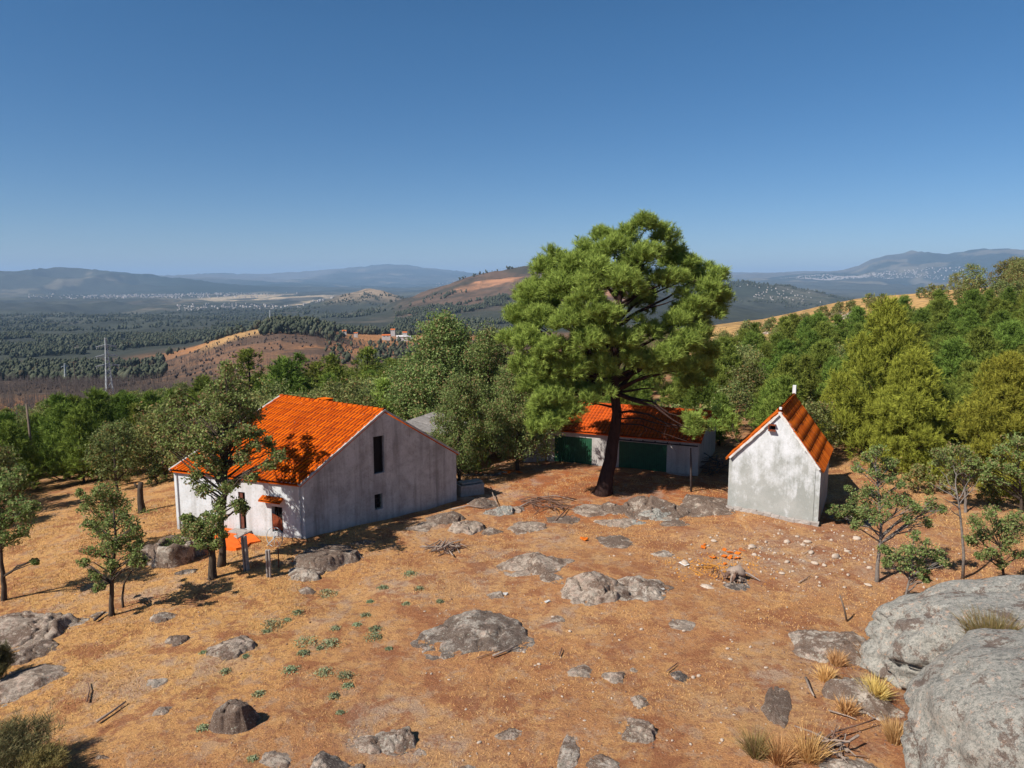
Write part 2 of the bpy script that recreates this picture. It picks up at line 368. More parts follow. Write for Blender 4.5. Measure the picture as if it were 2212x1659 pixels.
def mat_hut():
    m, nt, b = newmat('peeling_whitewash', .92, .1); n = N(nt); p = n.geo(); z = n.sep(p)[2]
    soft = n.noise(p, .55, 7, .62); blot = n.noise(n.mapping(p, (1, 1, .7)), 1.5, 9, .72, .15); fine = n.noise(p, 9, 6, .75); st = n.noise(n.mapping(p, (3, 3, .25)), 1.0, 7, .7)
    c = n.mix(n.ramp(soft, [(.4, 0), (.6, 1)]), (.28, .29, .27), (.345, .35, .33))
    k = n.math('ADD', n.math('MULTIPLY', z, .047), n.math('ADD', n.math('MULTIPLY', blot, .75), n.math('MULTIPLY', st, .3)))
    c = n.mix(n.ramp(k, [(.60, 0), (.70, .55), (.82, .95)]), c, (.60, .61, .625))
    c = n.mix(n.ramp(n.noise(n.mapping(p, loc=(5, 1, 2)), 2.2, 9, .75, .2), [(.58, 0), (.68, .6)]), c, (.33, .325, .30))
    c = n.mix(n.ramp(fine, [(.34, .3), (.48, 0)]), c, (.22, .22, .21))
    c = n.mix(n.ramp(n.math('ADD', z, blot), [(.5, .6), (1.0, 0)]), c, (.24, .20, .17))
    nt.links.new(c, b.inputs['Base Color']); n.bump(n.math('ADD', blot, fine), .35, .03, b); return m
M['hut_wall'] = mat_hut()
M['shed_wall'] = mat_plaster('shed_plaster', (.44, .42, .40), (.27, .25, .23), .5)
M['tile'] = mat_tile('orange_tile', (.72, .135, .004), (.36, .048, .003), (.20, .04, .008), .5)
M['tile_red'] = mat_tile('rusty_orange_tile', (.66, .15, .014), (.36, .062, .008), (.22, .055, .015), .4)
M['tile_shed'] = mat_tile('weathered_orange_tile', (.62, .10, .012), (.42, .07, .012), (.10, .025, .015), .5)
M['mortar'] = mat_plain('mortar', (.45, .42, .39), (.2, .18, .17), scale=4)
M['dark'] = mat_plain('dark_inside', (.012, .010, .010), (.02, .016, .014))
M['green_door'] = mat_plain('green_paint', (.014, .085, .040), (.009, .05, .025), .55, 3, .3)
M['brown_door'] = mat_plain('brown_paint', (.16, .06, .04), (.09, .035, .025), .6)
M['grey_green'] = mat_plain('faded_green_wood', (.20, .22, .17), (.12, .13, .10))
M['rust'] = mat_plain('rusty_shutter', (.22, .05, .018), (.07, .025, .015), scale=5)
M['iron'] = mat_plain('dark_iron', (.035, .03, .03), rough=.6); M['steel'] = mat_plain('galvanised_steel', (.42, .45, .46), (.3, .32, .33), .5)
M['concrete'] = mat_plain('concrete', (.36, .32, .29), (.22, .19, .17), .9, 7, bumpd=.01)
M['terracotta'] = mat_plain('orange_floor_tile', (.72, .13, .012), (.50, .085, .01), .9, 2.5, amt=.7)
M['bark'] = mat_plain('oak_bark', (.085, .065, .05), (.04, .03, .025), 1, 9, 0.05, .04, stretch=(1, 1, .25))
M['pine_bark'] = mat_plain('pine_bark', (.055, .032, .027), (.022, .013, .012), 1, 5, 0.05, .09, stretch=(1.4, 1.4, .3))
M['grey_bark'] = mat_plain('grey_bark', (.22, .19, .165), (.12, .1, .09), 1, 9, 0.05, .03)
M['dead'] = mat_plain('dead_wood', (.32, .25, .20), (.17, .12, .10), .95, 8, stretch=(1, 1, .3)); M['twig'] = mat_plain('brown_twig', (.20, .115, .08), (.10, .06, .045), 1, 6)
M['char'] = mat_plain('burnt_wood', (.075, .058, .052), (.04, .032, .03), 1, 3)
M['pole'] = mat_plain('weathered_pole', (.17, .125, .095), (.09, .07, .055), .95, 4, stretch=(3, 3, .4))
M['oak'] = mat_leaf('oak_leaf', (.11, .165, .036), (.30, .36, .14), (.32, .21, .11), .16, .35, var=.12)
M['oak_far'] = mat_leaf('oak_leaf_wood', (.11, .145, .034), (.30, .31, .125), (.28, .17, .07), .12, .35, var=.4)
M['oak_dry'] = mat_leaf('oak_leaf_dry', (.17, .10, .035), (.11, .10, .03), (.26, .10, .03), .25)
M['pine'] = mat_leaf('pine_needle', (.08, .13, .02), (.50, .58, .13), (.28, .19, .07), .05, .25)
M['pine_far'] = mat_leaf('pine_needle_wood', (.050, .085, .014), (.235, .295, .058), (.16, .12, .04), .03, .15, var=.42)
M['pine_yellow'] = mat_leaf('pine_needle_yellow', (.075, .095, .012), (.46, .46, .070), (.25, .17, .05), .05, .15, var=.15)
M['weed'] = mat_leaf('weed_leaf', (.20, .24, .12), (.34, .38, .23), (.2, .15, .06), .06)
M['straw'] = mat_leaf('straw', (.56, .31, .115), (.74, .47, .20), (.24, .12, .05), .25, .2, var=.1)
M['tuft'] = mat_leaf('golden_tuft', (.58, .38, .13), (.70, .50, .22), (.3, .17, .05), .1); M['tuft_green'] = mat_leaf('olive_tuft', (.22, .20, .06), (.36, .31, .12), (.3, .2, .1), .2)
M['broom'] = mat_leaf('broom_leaf', (.12, .13, .05), (.22, .21, .10), (.2, .13, .06), .15)
M['wood_far'] = mat_leaf('far_wood', (.040, .050, .032), (.088, .094, .064), (.06, .05, .03), .05, 0, var=0)
M['white_hall'] = mat_plain('white_hall_wall', (.62, .60, .58))
M['town'] = mat_plain('far_white_wall', (.46, .42, .39), (.34, .28, .25), scale=.01); M['far_roof'] = mat_plain('far_orange_roof', (.62, .16, .04))
M['orange_plastic'] = mat_plain('orange_scrap', (.72, .17, .012), (.45, .1, .01)); M['yellowish'] = mat_plain('yellow_chips', (.56, .25, .04), (.3, .13, .03))
M['flake'] = mat_plain('pale_flake', (.6, .58, .55), (.4, .38, .35)); M['cement_roof'] = mat_plain('fibre_cement', (.36, .33, .31), (.2, .18, .17), scale=3)

# ------------------------------------------------------------------ the land: one sheet from the yard to the horizon, named by zone
fa = np.radians(np.concatenate([np.linspace(-180, -48, 34)[:-1], np.linspace(-48, 48, 760), np.linspace(48, 180, 34)[1:]]))
rr = np.concatenate([np.linspace(1.0, 12, 10)[:-1], np.linspace(12, 66, 250)[:-1], np.geomspace(66, 1000, 170)[:-1], np.geomspace(1000, 34000, 290)])
A_, R_ = np.meshgrid(fa, rr); X_ = (np.sin(A_) * R_).ravel(); Y_ = (np.cos(A_) * R_).ravel(); Z_ = H(X_, Y_)
r_ = R_.ravel(); a_ = A_.ravel()
XD = 1106 + np.tan(a_) * F_PX / S / 1.0      # bearing expressed on the scale of the profile tables
def C(*c): return np.array(c, float)
def lay(base, mask, c): return base * (1 - mask[:, None]) + C(*c)[None, :] * mask[:, None]
n0 = fbm(X_ / 3.5, Y_ / 3.5, 0, 5, 11); n1 = fbm(X_ / 11, Y_ / 11, 0, 4, 12); n2 = fbm(X_ / .8, Y_ / .8, 0, 3, 13)
Cn = np.tile(C(.47, .225, .095), (len(X_), 1))
Cn = lay(Cn, smooth(.45, .62, n1) * .9, (.36, .150, .075))
Cn = lay(Cn, smooth(.52, .66, n0) * .5, (.55, .34, .165))
Cn = lay(Cn, smooth(-2, -12, X_) * .75 * smooth(20, 28, r_), (.68, .37, .125))
shed_c = (7.0, 51.0)
ds = np.hypot((X_ - 5) / 11, (Y_ - 47.5) / 6.0)
Cn = lay(Cn, smooth(1.15, .7, ds + (n0 - .5) * .8) * .9, (.40, .115, .032))            # red needle litter round the pine
dp = np.hypot((X_ + 2) / 3.5, (Y_ - 47.0) / 2.0); Cn = lay(Cn, smooth(1.1, .6, dp + (n0 - .5) * .9) * .7, (.50, .38, .29))
dg = np.hypot((X_ - 15) / 8, (Y_ - 36) / 5.0); Cn = lay(Cn, smooth(1.1, .5, dg + (n0 - .5) * .7) * .45, (.42, .29, .21))
Cn = lay(Cn, smooth(20, 28, X_) * smooth(34, 40, Y_) * .7, (.50, .31, .13))
dsl = np.hypot((X_ - 12.6) / 3.0, (Y_ - 25.0) / 4.0); Cn = lay(Cn, smooth(1.1, .5, dsl + (n0 - .5) * .9) * .7, (.19, .065, .03))
Cn = lay(Cn, smooth(.60, .66, n0) * smooth(.5, .6, n2) * .6 * smooth(60, 50, r_), (.40, .31, .25))
# beyond the yard
f1 = fbm(X_ / 30, Y_ / 30, 0, 5, 21); f2 = fbm(X_ / 160, Y_ / 160, 0, 5, 22); f3 = fbm(X_ / 700, Y_ / 700, 0, 5, 23); f4 = fbm(X_ / 260, Y_ / 260, 0, 5, 24); f5 = fbm(X_ / 2500, Y_ / 2500, 0, 4, 25)
mid = smooth(60, 90, r_); Cm = np.tile(C(.11, .085, .04), (len(X_), 1))
Cm = lay(Cm, smooth(120, 150, r_) * smooth(1450, 1500, XD), (.50, .30, .12)); Cm = lay(Cm, smooth(.5, .62, f1) * smooth(120, 150, r_) * smooth(1450, 1500, XD) * .6, (.32, .2, .09))
burn = smooth(180, 260, r_) * smooth(1300, 1150, XD); Cm = lay(Cm, burn, (.34, .165, .08)); Cm = lay(Cm, burn * smooth(.49, .53, f1) * .75, (.085, .058, .044)); Cm = lay(Cm, burn * smooth(.52, .60, f2) * smooth(.42, .52, f1) * .9, (.42, .19, .075)); Cm = lay(Cm, burn * smooth(.5, .42, f2) * .6, (.10, .07, .058))
Cm = lay(Cm, burn * smooth(350, 500, r_) * smooth(450, 250, XD) * .85, (.085, .062, .048))
crest = smooth(780, 880, r_) * smooth(1050, 930, r_) * smooth(400, 480, XD) * smooth(640, 600, XD); Cm = lay(Cm, crest, (.44, .26, .11))
sett = smooth(820, 880, r_) * smooth(1080, 1000, r_) * smooth(700, 740, XD) * smooth(1000, 900, XD); Cm = lay(Cm, sett * .8, (.40, .19, .08)); 
Cv = np.tile(C(.048, .053, .045), (len(X_), 1)); Cv = lay(Cv, smooth(.45, .62, f4) * .7, (.06, .066, .05)); Cv = lay(Cv, smooth(.56, .62, f3) * smooth(2600, 4500, r_) * .5, (.12, .12, .085))
fld = smooth(.47, .53, f3 * .4 + .6 * vnoise(X_ / 420, Y_ / 300, 3.3)) * smooth(4600, 5400, r_) * smooth(8800, 7600, r_) * smooth(300, 420, XD) * smooth(900, 760, XD)
Cv = lay(Cv, fld * (.25 + .7 * smooth(420, 460, XD) * smooth(740, 700, XD)), (.44, .34, .22))
hl = smooth(1700, 2200, r_) * smooth(3000, 2800, r_) * smooth(840, 900, XD) * smooth(1400, 1300, XD)
Cv = lay(Cv, hl * .9, (.13, .085, .062)); Cv = lay(Cv, hl * smooth(.50, .6, f4), (.40, .20, .11)); Cv = lay(Cv, hl * smooth(.56, .62, f2) * .8, (.05, .05, .04))
sh = smooth(3700, 4100, r_) * smooth(5000, 4600, r_) * smooth(690, 740, XD) * smooth(890, 850, XD); Cv = lay(Cv, sh * smooth(.35, .6, f4), (.33, .24, .16))
rh = smooth(3500, 4000, r_) * smooth(5200, 4800, r_) * smooth(1480, 1550, XD); Cv = lay(Cv, rh * .8, (.05, .062, .048)); Cv = lay(Cv, rh * smooth(.54, .62, f4) * .5, (.16, .15, .12))
m1 = smooth(1050, 1250, r_)
Cmo = np.tile(C(.030, .042, .034), (len(X_), 1)); Cmo = lay(Cmo, smooth(.5, .65, f5) * .6, (.07, .07, .055)); Cmo = lay(Cmo, smooth(13000, 15500, r_) * smooth(.42, .6, f5) * .6, (.15, .135, .12))
Cmo = lay(Cmo, smooth(.66, .7, f3) * .6, (.2, .17, .12))
m2 = smooth(8200, 10200, r_)
Call = Cn * (1 - mid[:, None]) + Cm * mid[:, None]; Call = Call * (1 - m1[:, None]) + Cv * m1[:, None]; Call = Call * (1 - m2[:, None]) + Cmo * m2[:, None]
nc = len(fa); V_ = np.stack([X_, Y_, Z_], 1)
def zone(name, r0, r1, mat, label):
    i0 = np.searchsorted(rr, r0 * .9999); i1 = np.searchsorted(rr, r1 * .9999)
    i1 = min(i1, len(rr) - 1); rows = i1 - i0
    base = (np.arange(rows)[:, None] * nc + np.arange(nc - 1)[None, :]).ravel()
    Fq = np.stack([base, base + 1, base + nc + 1, base + nc], 1)
    sl = slice(i0 * nc, (i1 + 1) * nc)
    o = link(name, npmesh(name, V_[sl], Fq, True, {'Col': Call[sl]}), mat); tag(o, label, kind='structure'); return o
zb = [rr[0], rr[np.searchsorted(rr, 120)], rr[np.searchsorted(rr, 1150)], rr[np.searchsorted(rr, 9300)], rr[-1]]
zone('ground', zb[0], zb[1], M['ground'], 'dry orange straw ground and bare soil round the white buildings')
zone('hillside', zb[1], zb[2], M['mid'], 'burnt brown and orange hillside falling away beyond the trees')
zone('valley', zb[2], zb[3], M['valley'], 'wide dark wooded valley with pale fields below the mountains')
zone('mountains', zb[3], zb[4], M['mount'], 'blue hazy mountain range along the horizon')

# ------------------------------------------------------------------ builders for buildings
def unit(v): v = np.array(v, float); return v / np.linalg.norm(v)
Z = np.array([0, 0, 1.0])
def wall(mb, p, q, tops, z0, openings=(), th=.28, skin=True):
    """wall from p to q (outer foot line), tops = [(t, z)] along 0..L, openings (x0, x1, z0, z1) in metres; outside is to the right of p->q"""
    p = np.array([p[0], p[1], 0.0]); q = np.array([q[0], q[1], 0.0]); L = np.linalg.norm(q - p); d = (q - p) / L; nin = np.array([-d[1], d[0], 0])
    top = lambda x: np.interp(x, [t * L for t, _ in tops], [z for _, z in tops])
    xs = sorted(set([0, L] + [t * L for t, _ in tops] + [o[0] for o in openings] + [o[1] for o in openings]))
    for a, b in zip(xs[:-1], xs[1:]):
        ops = sorted([o for o in openings if o[0] <= a + 1e-6 and o[1] >= b - 1e-6], key=lambda o: o[2])
        segs = []; za = zb_ = z0
        for o in ops: segs.append((za, zb_, o[2], o[2])); za = zb_ = o[3]
        segs.append((za, zb_, top(a), top(b)))
        for s0, s1, t0, t1 in segs:
            for off in ((0, th) if skin else (0,)):
                A = p + d*a + nin*off; B = p + d*b + nin*off
                mb.quad(A + Z*s0, B + Z*s1, B + Z*t1, A + Z*t0)
    for o in openings:
        c = [p + d*o[0] + Z*o[2], p + d*o[1] + Z*o[2], p + d*o[1] + Z*o[3], p + d*o[0] + Z*o[3]]
        for i in range(4): mb.quad(c[i], c[(i+1) % 4], c[(i+1) % 4] + nin*th, c[i] + nin*th)
    return d, nin, L
def tile_slope(E0, E1, R1, R0, nc_, nr_, amp=.045, step=.035, thick=.05, seed=0, wavepow=1.0, gapw=.05, under=True):
    """tiled slope between eave E0-E1 and ridge R0-R1; returns V,F,tint,gap"""
    E0, E1, R0, R1 = [np.array(a, float) for a in (E0, E1, R0, R1)]
    cu, cv_ = 8, 5
    u = np.linspace(0, 1, nc_ * cu + 1); v = []
    for j in range(nr_): v += [(j + t) / nr_ for t in (0, .03, .5, .90, .93, .995)]
    v = np.array(v + [1.0]); U, Vv = np.meshgrid(u, v)
    P = ((1-U)*(1-Vv))[..., None]*E0 + (U*(1-Vv))[..., None]*E1 + (U*Vv)[..., None]*R1 + ((1-U)*Vv)[..., None]*R0
    nrm = unit(np.cross(E1 - E0, R0 - E0)); nrm = nrm if nrm[2] > 0 else -nrm
    ph = (U * nc_) % 1; row = np.floor(Vv * nr_ - 1e-9).clip(0); fr = Vv * nr_ - row; colm = np.floor(U * nc_ - 1e-9).clip(0)
    w = np.abs(np.sin(PI * ph)) ** wavepow
    jit = _h(colm, row, colm * 0 + seed) * .02
    P = P + nrm * (amp * w + step * (1 - fr) + jit * (fr < .96) + .02)[..., None]
    m, n = U.shape; i = (np.arange(m - 1)[:, None] * n + np.arange(n - 1)[None, :]).ravel()
    F = np.stack([i, i + 1, i + n + 1, i + n], 1); V = P.reshape(-1, 3)
    tint = (_h(colm, row, colm * 0 + seed + 3) * .7 + .3 * fbm(P[..., 0] * .7, P[..., 1] * .7, P[..., 2], 3)).ravel()
    gap = np.maximum((fr > .92) * .65 * (nr_ < 12) + (fr > .92) * .55 * (nr_ >= 12), ((ph < gapw) | (ph > 1 - gapw)) * .8).ravel()
    if under:
        k = len(V); c = [E0 - Z*thick, E1 - Z*thick, R1 - Z*thick, R0 - Z*thick]; top4 = [E0 + nrm*.02, E1 + nrm*.02, R1 + nrm*.02, R0 + nrm*.02]
        q = 13; gu, gv = np.meshgrid(np.linspace(0, 1, q), np.linspace(0, 1, q)); gu = gu.ravel()[:, None]; gv = gv.ravel()[:, None]
        low = (1-gu)*(1-gv)*c[0] + gu*(1-gv)*c[1] + gu*gv*c[2] + (1-gu)*gv*c[3]; ii = (np.arange(q - 1)[:, None] * q + np.arange(q - 1)[None, :]).ravel() + k + 8
        V = np.vstack([V, c, top4, low]); F = np.vstack([F, np.stack([ii, ii + q, ii + q + 1, ii + 1], 1), [[k+i, k+(i+1) % 4, k+4+(i+1) % 4, k+4+i] for i in range(4)]])
        tint = np.append(tint, [.5]*(8 + q*q)); gap = np.append(gap, [.0]*(8 + q*q))
    return V, F, tint, gap
def join(parts):
    V, F, T, Gp = [], [], [], []; n = 0
    for v, f, t, g in parts: V.append(v); F.append(np.array(f) + n); T.append(t); Gp.append(g); n += len(v)
    return np.vstack(V), np.vstack(F), np.concatenate(T), np.concatenate(Gp)
def roof_obj(name, parts, mat, parent, lab=None):
    V, F, t, g = join(parts); o = link(name, npmesh(name, V, F, False, {'tint': t, 'gap': g}), mat, parent); return tag(o, lab)
def ridge(A, B, n, r, mat, parent, name='ridge_tiles'):
    A = np.array(A, float); B = np.array(B, float); V, F, T, Gp = [], [], [], []; k = 0
    for i in range(n):
        a = A + (B - A) * i / n; b = A + (B - A) * (i + 1.06) / n
        v, f = tube_np([a + Z*.03, b], [r * 1.12, r * .92], 10); V.append(v); F += [[q + k for q in ff] for ff in f]; k += len(v)
        T.append(np.full(len(v), random.random())); Gp.append(np.where(np.arange(len(v)) < 10, .55, 0))
    o = link(name, npmesh(name, np.vstack(V), F, True, {'tint': np.concatenate(T), 'gap': np.concatenate(Gp)}), mat, parent); return o
def local(o): pass
def P3(p, z): return np.array([p[0], p[1], z])

# ------------------------------------------------------------------ the farmhouse
ze = 3.15; zr = 6.45
Nn = onz(655.3, 1044.9, ze)[:2]; Fn = onz(985.4, 979, ze)[:2]; Ln = onz(374.5, 1012, ze)[:2]; Bn = onz(606.2, 857.5, zr)[:2]
An = (Nn + Fn) / 2; Kn = 2 * Bn - Ln
house = empty('farmhouse', (0, 0, 0), 'large whitewashed farmhouse with bright orange tiled roof and shaded grey gable wall', 'house')
def roof_z(t): return ze + (zr - ze) * (1 - abs(t * 2 - 1))
def on_wall(p, q, xd, yd):           # picture point -> (distance along wall, height)
    d = ray(xd, yd); p = np.array(p); w = np.array(q) - p
    a = np.array([[d[0], -w[0]], [d[1], -w[1]]]); t, s = np.linalg.solve(a, p); return s * np.linalg.norm(w), CAM_Z + d[2] * t
mb = MB()
o1 = [on_wall(Nn, Fn, x, y) for x, y in ((806, 944), (831, 1020))]; o2 = [on_wall(Nn, Fn, x, y) for x, y in ((809, 1069), (827, 1098))]
GO = [(o1[0][0], o1[1][0], o1[1][1], o1[0][1]), (o2[0][0], o2[1][0], o2[1][1], o2[0][1])]
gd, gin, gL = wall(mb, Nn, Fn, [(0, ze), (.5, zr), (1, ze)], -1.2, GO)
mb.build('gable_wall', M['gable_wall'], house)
f1_ = [on_wall(Ln, Nn, x, y) for x, y in ((586, 1093), (612, 1152))]; f2_ = [on_wall(Ln, Nn, x, y) for x, y in ((514, 1062), (533, 1144))]
FO = [(f1_[0][0], f1_[1][0], f1_[1][1], f1_[0][1]), (f2_[0][0], f2_[1][0], f2_[1][1], f2_[0][1])]
mb = MB(); fd, fin, fL = wall(mb, Ln, Nn, [(0, ze + .12), (.06, ze + .1), (.062, ze - .02), (1, ze - .02)], -1.2, FO)
wall(mb, Fn, Kn, [(0, ze - .02), (1, ze - .02)], -1.2, []); wall(mb, Kn, Ln, [(0, ze), (.5, zr), (1, ze)], -1.2, [])
mb.build('wall', M['white_wall'], house)
def on(p, d, nin, x, z, off=0): return P3(p, 0) + d * x + Z * z + nin * off
def over(a, b, e): a = np.array(a); b = np.array(b); return a + unit(a - b) * e, b + unit(b - a) * e
A3, B3, N3, L3, F3, K3 = P3(An, zr), P3(Bn, zr), P3(Nn, ze), P3(Ln, ze), P3(Fn, ze), P3(Kn, ze)
def ext(e, r, k): return e + (e - r) * k
r1 = tile_slope(ext(L3, B3, .03), ext(N3, A3, .03), A3, B3, 34, 13, .085, .06, .06, 1, 1, .13)
r2 = tile_slope(ext(F3, A3, .03), ext(K3, B3, .03), B3, A3, 34, 13, .085, .06, .06, 2, 1, .13)
roof_obj('roof', [r1, r2], M['tile'], house)
ridge(A3 + Z*.05, B3 + Z*.05, 22, .13, M['tile'], house)
mb = MB()                                                                     # mortar verges
for e, r in ((N3, A3), (F3, A3), (L3, B3), (K3, B3)):
    out = unit((Fn - Nn)[::-1] * [1, -1]); out = P3(out, 0) * (1 if r is A3 else -1)
    s = unit(r - e); u_ = unit(np.cross(s, out)); u_ = u_ if u_[2] > 0 else -u_
    L_ = np.linalg.norm(r - e); mb = MB(); mb.box((e + r) / 2 + u_ * .075 - out * .04 - s*.1, (L_ + .3, .20, .11), (s, out, u_)); mb.build('verge', M['mortar'], house)
c = B3 + (A3 - B3) * .36 + P3(unit(Fn - Nn), 0) * .7 + Z * -.15; mb = MB()
ax = (unit(A3 - B3), unit(P3(Fn - Nn, 0)), Z); mb.box(c - Z*.1, (.75, .5, .7), ax); mb.box(c + Z*.28, (.82, .56, .06), ax); mb.build('chimney', M['tile'], house)
# attic doorway: jamb, leaf standing ajar in the dark; small barred window
def grid(name, parent, p, d, nin, o, nx, nz, off, r=.012, mat='iron'):
    mb = MB()
    for i in range(nx): x = o[0] + (o[1] - o[0]) * (i + 1) / (nx + 1); mb.tube([on(p, d, nin, x, o[2], off), on(p, d, nin, x, o[3], off)], r, 5)
    for i in range(nz): z = o[2] + (o[3] - o[2]) * (i + 1) / (nz + 1); mb.tube([on(p, d, nin, o[0], z, off), on(p, d, nin, o[1], z, off)], r, 5)
    return mb.build(name, M[mat], parent)
def frame(name, parent, p, d, nin, o, w, off, mat, dep=.06, sill=True):
    mb = MB(); ax = (d, nin, Z); cx = (o[0] + o[1]) / 2; cz = (o[2] + o[3]) / 2; e = .002
    mb.box(on(p, d, nin, o[0] + w/2 + e, cz, off), (w, dep, o[3] - o[2] - .01), ax); mb.box(on(p, d, nin, o[1] - w/2 - e, cz, off), (w, dep, o[3] - o[2] - .01), ax)
    mb.box(on(p, d, nin, cx, o[3] - w/2 - e, off), (o[1] - o[0] - 2*w - .01, dep, w), ax)
    if sill: mb.box(on(p, d, nin, cx, o[2] + w/2 + e, off), (o[1] - o[0] - 2*w - .01, dep, w), ax)
    return mb.build(name, M[mat], parent)
def panel(name, parent, p, d, nin, x0, x1, z0, z1, off, mat, th=.04):
    mb = MB(); mb.box(on(p, d, nin, (x0+x1)/2, (z0+z1)/2, off), (x1 - x0, th, z1 - z0), (d, nin, Z)); return mb.build(name, M[mat], parent)
ad = panel('attic_dark', house, Nn, gd, gin, GO[0][0] + .01, GO[0][1] - .01, GO[0][2] + .01, GO[0][3] - .01, .34, 'dark'); tag(ad, 'dark empty attic doorway high in the gable')
frame('frame', ad, Nn, gd, gin, GO[0], .06, .22, 'iron'); 
sw = panel('window', house, Nn, gd, gin, GO[1][0] + .01, GO[1][1] - .01, GO[1][2] + .01, GO[1][3] - .01, .34, 'dark'); tag(sw, 'small barred window low in the gable')
frame('frame', sw, Nn, gd, gin, GO[1], .05, .2, 'grey_green'); grid('bars', sw, Nn, gd, gin, GO[1], 2, 2, .14, .018)
fw = panel('window', house, Ln, fd, fin, FO[0][0] + .01, FO[0][1] - .01, FO[0][2] + .01, FO[0][3] - .01, .34, 'dark'); tag(fw, 'front window with vertical bars and a rust red shutter')
grid('bars', fw, Ln, fd, fin, FO[0], 3, 1, .16, .018)
mb = MB(); o = FO[0]; h_ = o[3] - o[2]
mb.add([on(Ln, fd, fin, o[0] + .05, o[2] + h_*.12, -.02), on(Ln, fd, fin, o[1] - .03, o[2] + h_*.12, -.02), on(Ln, fd, fin, o[1] - .03, o[2] + h_*.56, -.02), on(Ln, fd, fin, o[0] + .05, o[2] + h_*.72, -.02)] +
       [on(Ln, fd, fin, o[0] + .05, o[2] + h_*.12, .02), on(Ln, fd, fin, o[1] - .03, o[2] + h_*.12, .02), on(Ln, fd, fin, o[1] - .03, o[2] + h_*.56, .02), on(Ln, fd, fin, o[0] + .05, o[2] + h_*.72, .02)],
       [(0, 1, 2, 3), (4, 7, 6, 5), (0, 4, 5, 1), (1, 5, 6, 2), (2, 6, 7, 3), (3, 7, 4, 0)]); mb.build('shutter', M['rust'], fw)
o = FO[1]; dr = panel('door', house, Ln, fd, fin, o[0] + (o[1]-o[0])*.52, o[1] - .02, o[2] + .01, o[3] - .01, .25, 'grey_green'); tag(dr, 'faded grey green front door')
panel('door', house, Ln, fd, fin, o[0] + .02, o[0] + (o[1]-o[0])*.5, o[2] + .01, o[3] - .01, .10, 'brown_door')['label'] = 'reddish brown front door leaf standing open'
mb = MB(); mb.box(on(Ln, fd, fin, (o[0]+o[1])/2, o[2] - .1, -.25), (o[1]-o[0] + .7, .7, .2), (fd, fin, Z)); mb.build('doorstep', M['concrete'], house, bevel=.02)
a0 = on_wall(Ln, Nn, 567, 1070); a1 = on_wall(Ln, Nn, 613, 1077)                       # little tiled canopy
q0 = on(Ln, fd, fin, a0[0], a0[1], -.02); q1 = on(Ln, fd, fin, a1[0], a0[1] - .02, -.02); dn = -fin * .36 - Z * .20
cn = roof_obj('window_canopy', [tile_slope(q0 + dn, q1 + dn, q1, q0, 7, 1, .05, .02, .05, 5)], M['tile_red'], house)
mb = MB(); x = fL - .22                                                                # down pipe at the corner
mb.tube([on(Ln, fd, fin, x, ze - .1, -.07), on(Ln, fd, fin, x, .1, -.07)], .045, 8); mb.build('drain_pipe', M['steel'], house)
mb = MB(); mb.tube([on(Ln, fd, fin, fL*.30, ze - .3, -.03), on(Ln, fd, fin, fL*.302, 1.5, -.05), on(Ln, fd, fin, fL*.31, .9, -.04)], .014, 5); mb.build('cable', M['iron'], house)
# aerial on the house
def aerial(xd, yt, yb, Y):
    p = atd(xd, yb, Y); t = atd(xd - 3, yt, Y); r = empty('aerial', p, 'thin television aerial mast with two crossbars over the left roof slope', 'aerial')
    w = mpp(Y); mb = MB(); mb.tube([p, t], .028, 6); mb.build('mast', M['rust'], r).parent = r
    mb = MB(); a = atd(xd - 8, yt + 8, Y); b = atd(xd + 18, yt + 2, Y + .6); mb.tube([a, b], .016, 5); mb.build('crossbar', M['steel'], r); mb = MB()
    a2 = atd(xd - 10, yt + 38, Y); b2 = atd(xd + 26, yt + 24, Y + .8); mb.tube([a2, b2], .018, 5)
    for k in range(6):
        c = a2 + (b2 - a2) * (k + .5) / 6; mb.tube([c - [.05, .22, 0], c + [.05, .22, 0]], .008, 4)
    mb.build('crossbar', M['steel'], r)
    for ch in r.children: ch.matrix_parent_inverse = r.matrix_world.inverted()
    return r
def settle(root, at):               # children built in world space: keep them there under a root placed at its base
    root.location = [float(v) for v in at]
    for ch in root.children: ch.location = [-float(v) for v in at]
HOUSE_AT = P3((Nn + Fn + Ln + Kn) / 4, 0); settle(house, HOUSE_AT)
ae = empty('tmp', (0, 0, 0), 'x', 'x'); bpy.data.objects.remove(ae)
ar = aerial(421, 870, 995, (Ln[1] * .62 + Bn[1] * .38)); 
for ch in ar.children: ch.matrix_parent_inverse.identity()
settle(ar, atd(421, 995, (Ln[1] * .62 + Bn[1] * .38)))

# outbuilding with grey roof half hidden behind the gable
lt = empty('outbuilding', (0, 0, 0), 'outbuilding with flat grey fibre cement roof half hidden behind the farmhouse gable', 'shed')
q0, q1 = atd(858, 917, 53), atd(945, 944, 51.0); dv_ = unit([q1[0]-q0[0], q1[1]-q0[1], 0]); bk = np.array([-dv_[1], dv_[0], 0]) * 4.5
V, F, t, g = tile_slope(q0, q1, q1 + bk + Z*.25, q0 + bk + Z*.25, 26, 3, .05, .01, .05, 3); link('roof', npmesh('roof', V, F, False), M['cement_roof'], lt)
mb = MB(); i0, i1 = q0 + dv_*.2 + bk*.05, q1 - dv_*.2 + bk*.05; zt0, zt1 = q0[2] - .07, q1[2] - .07
for p_, q_, za_, zb2 in ((i0, i1, zt0, zt1), (i1, i1 + bk*.9, zt1, zt1 + .15), (i1 + bk*.9, i0 + bk*.9, zt1 + .15, zt0 + .15), (i0 + bk*.9, i0, zt0 + .15, zt0)): wall(mb, p_[:2], q_[:2], [(0, za_), (1, zb2)], -2.0)
mb.build('wall', M['pole'], lt); settle(lt, P3(q0, 0))

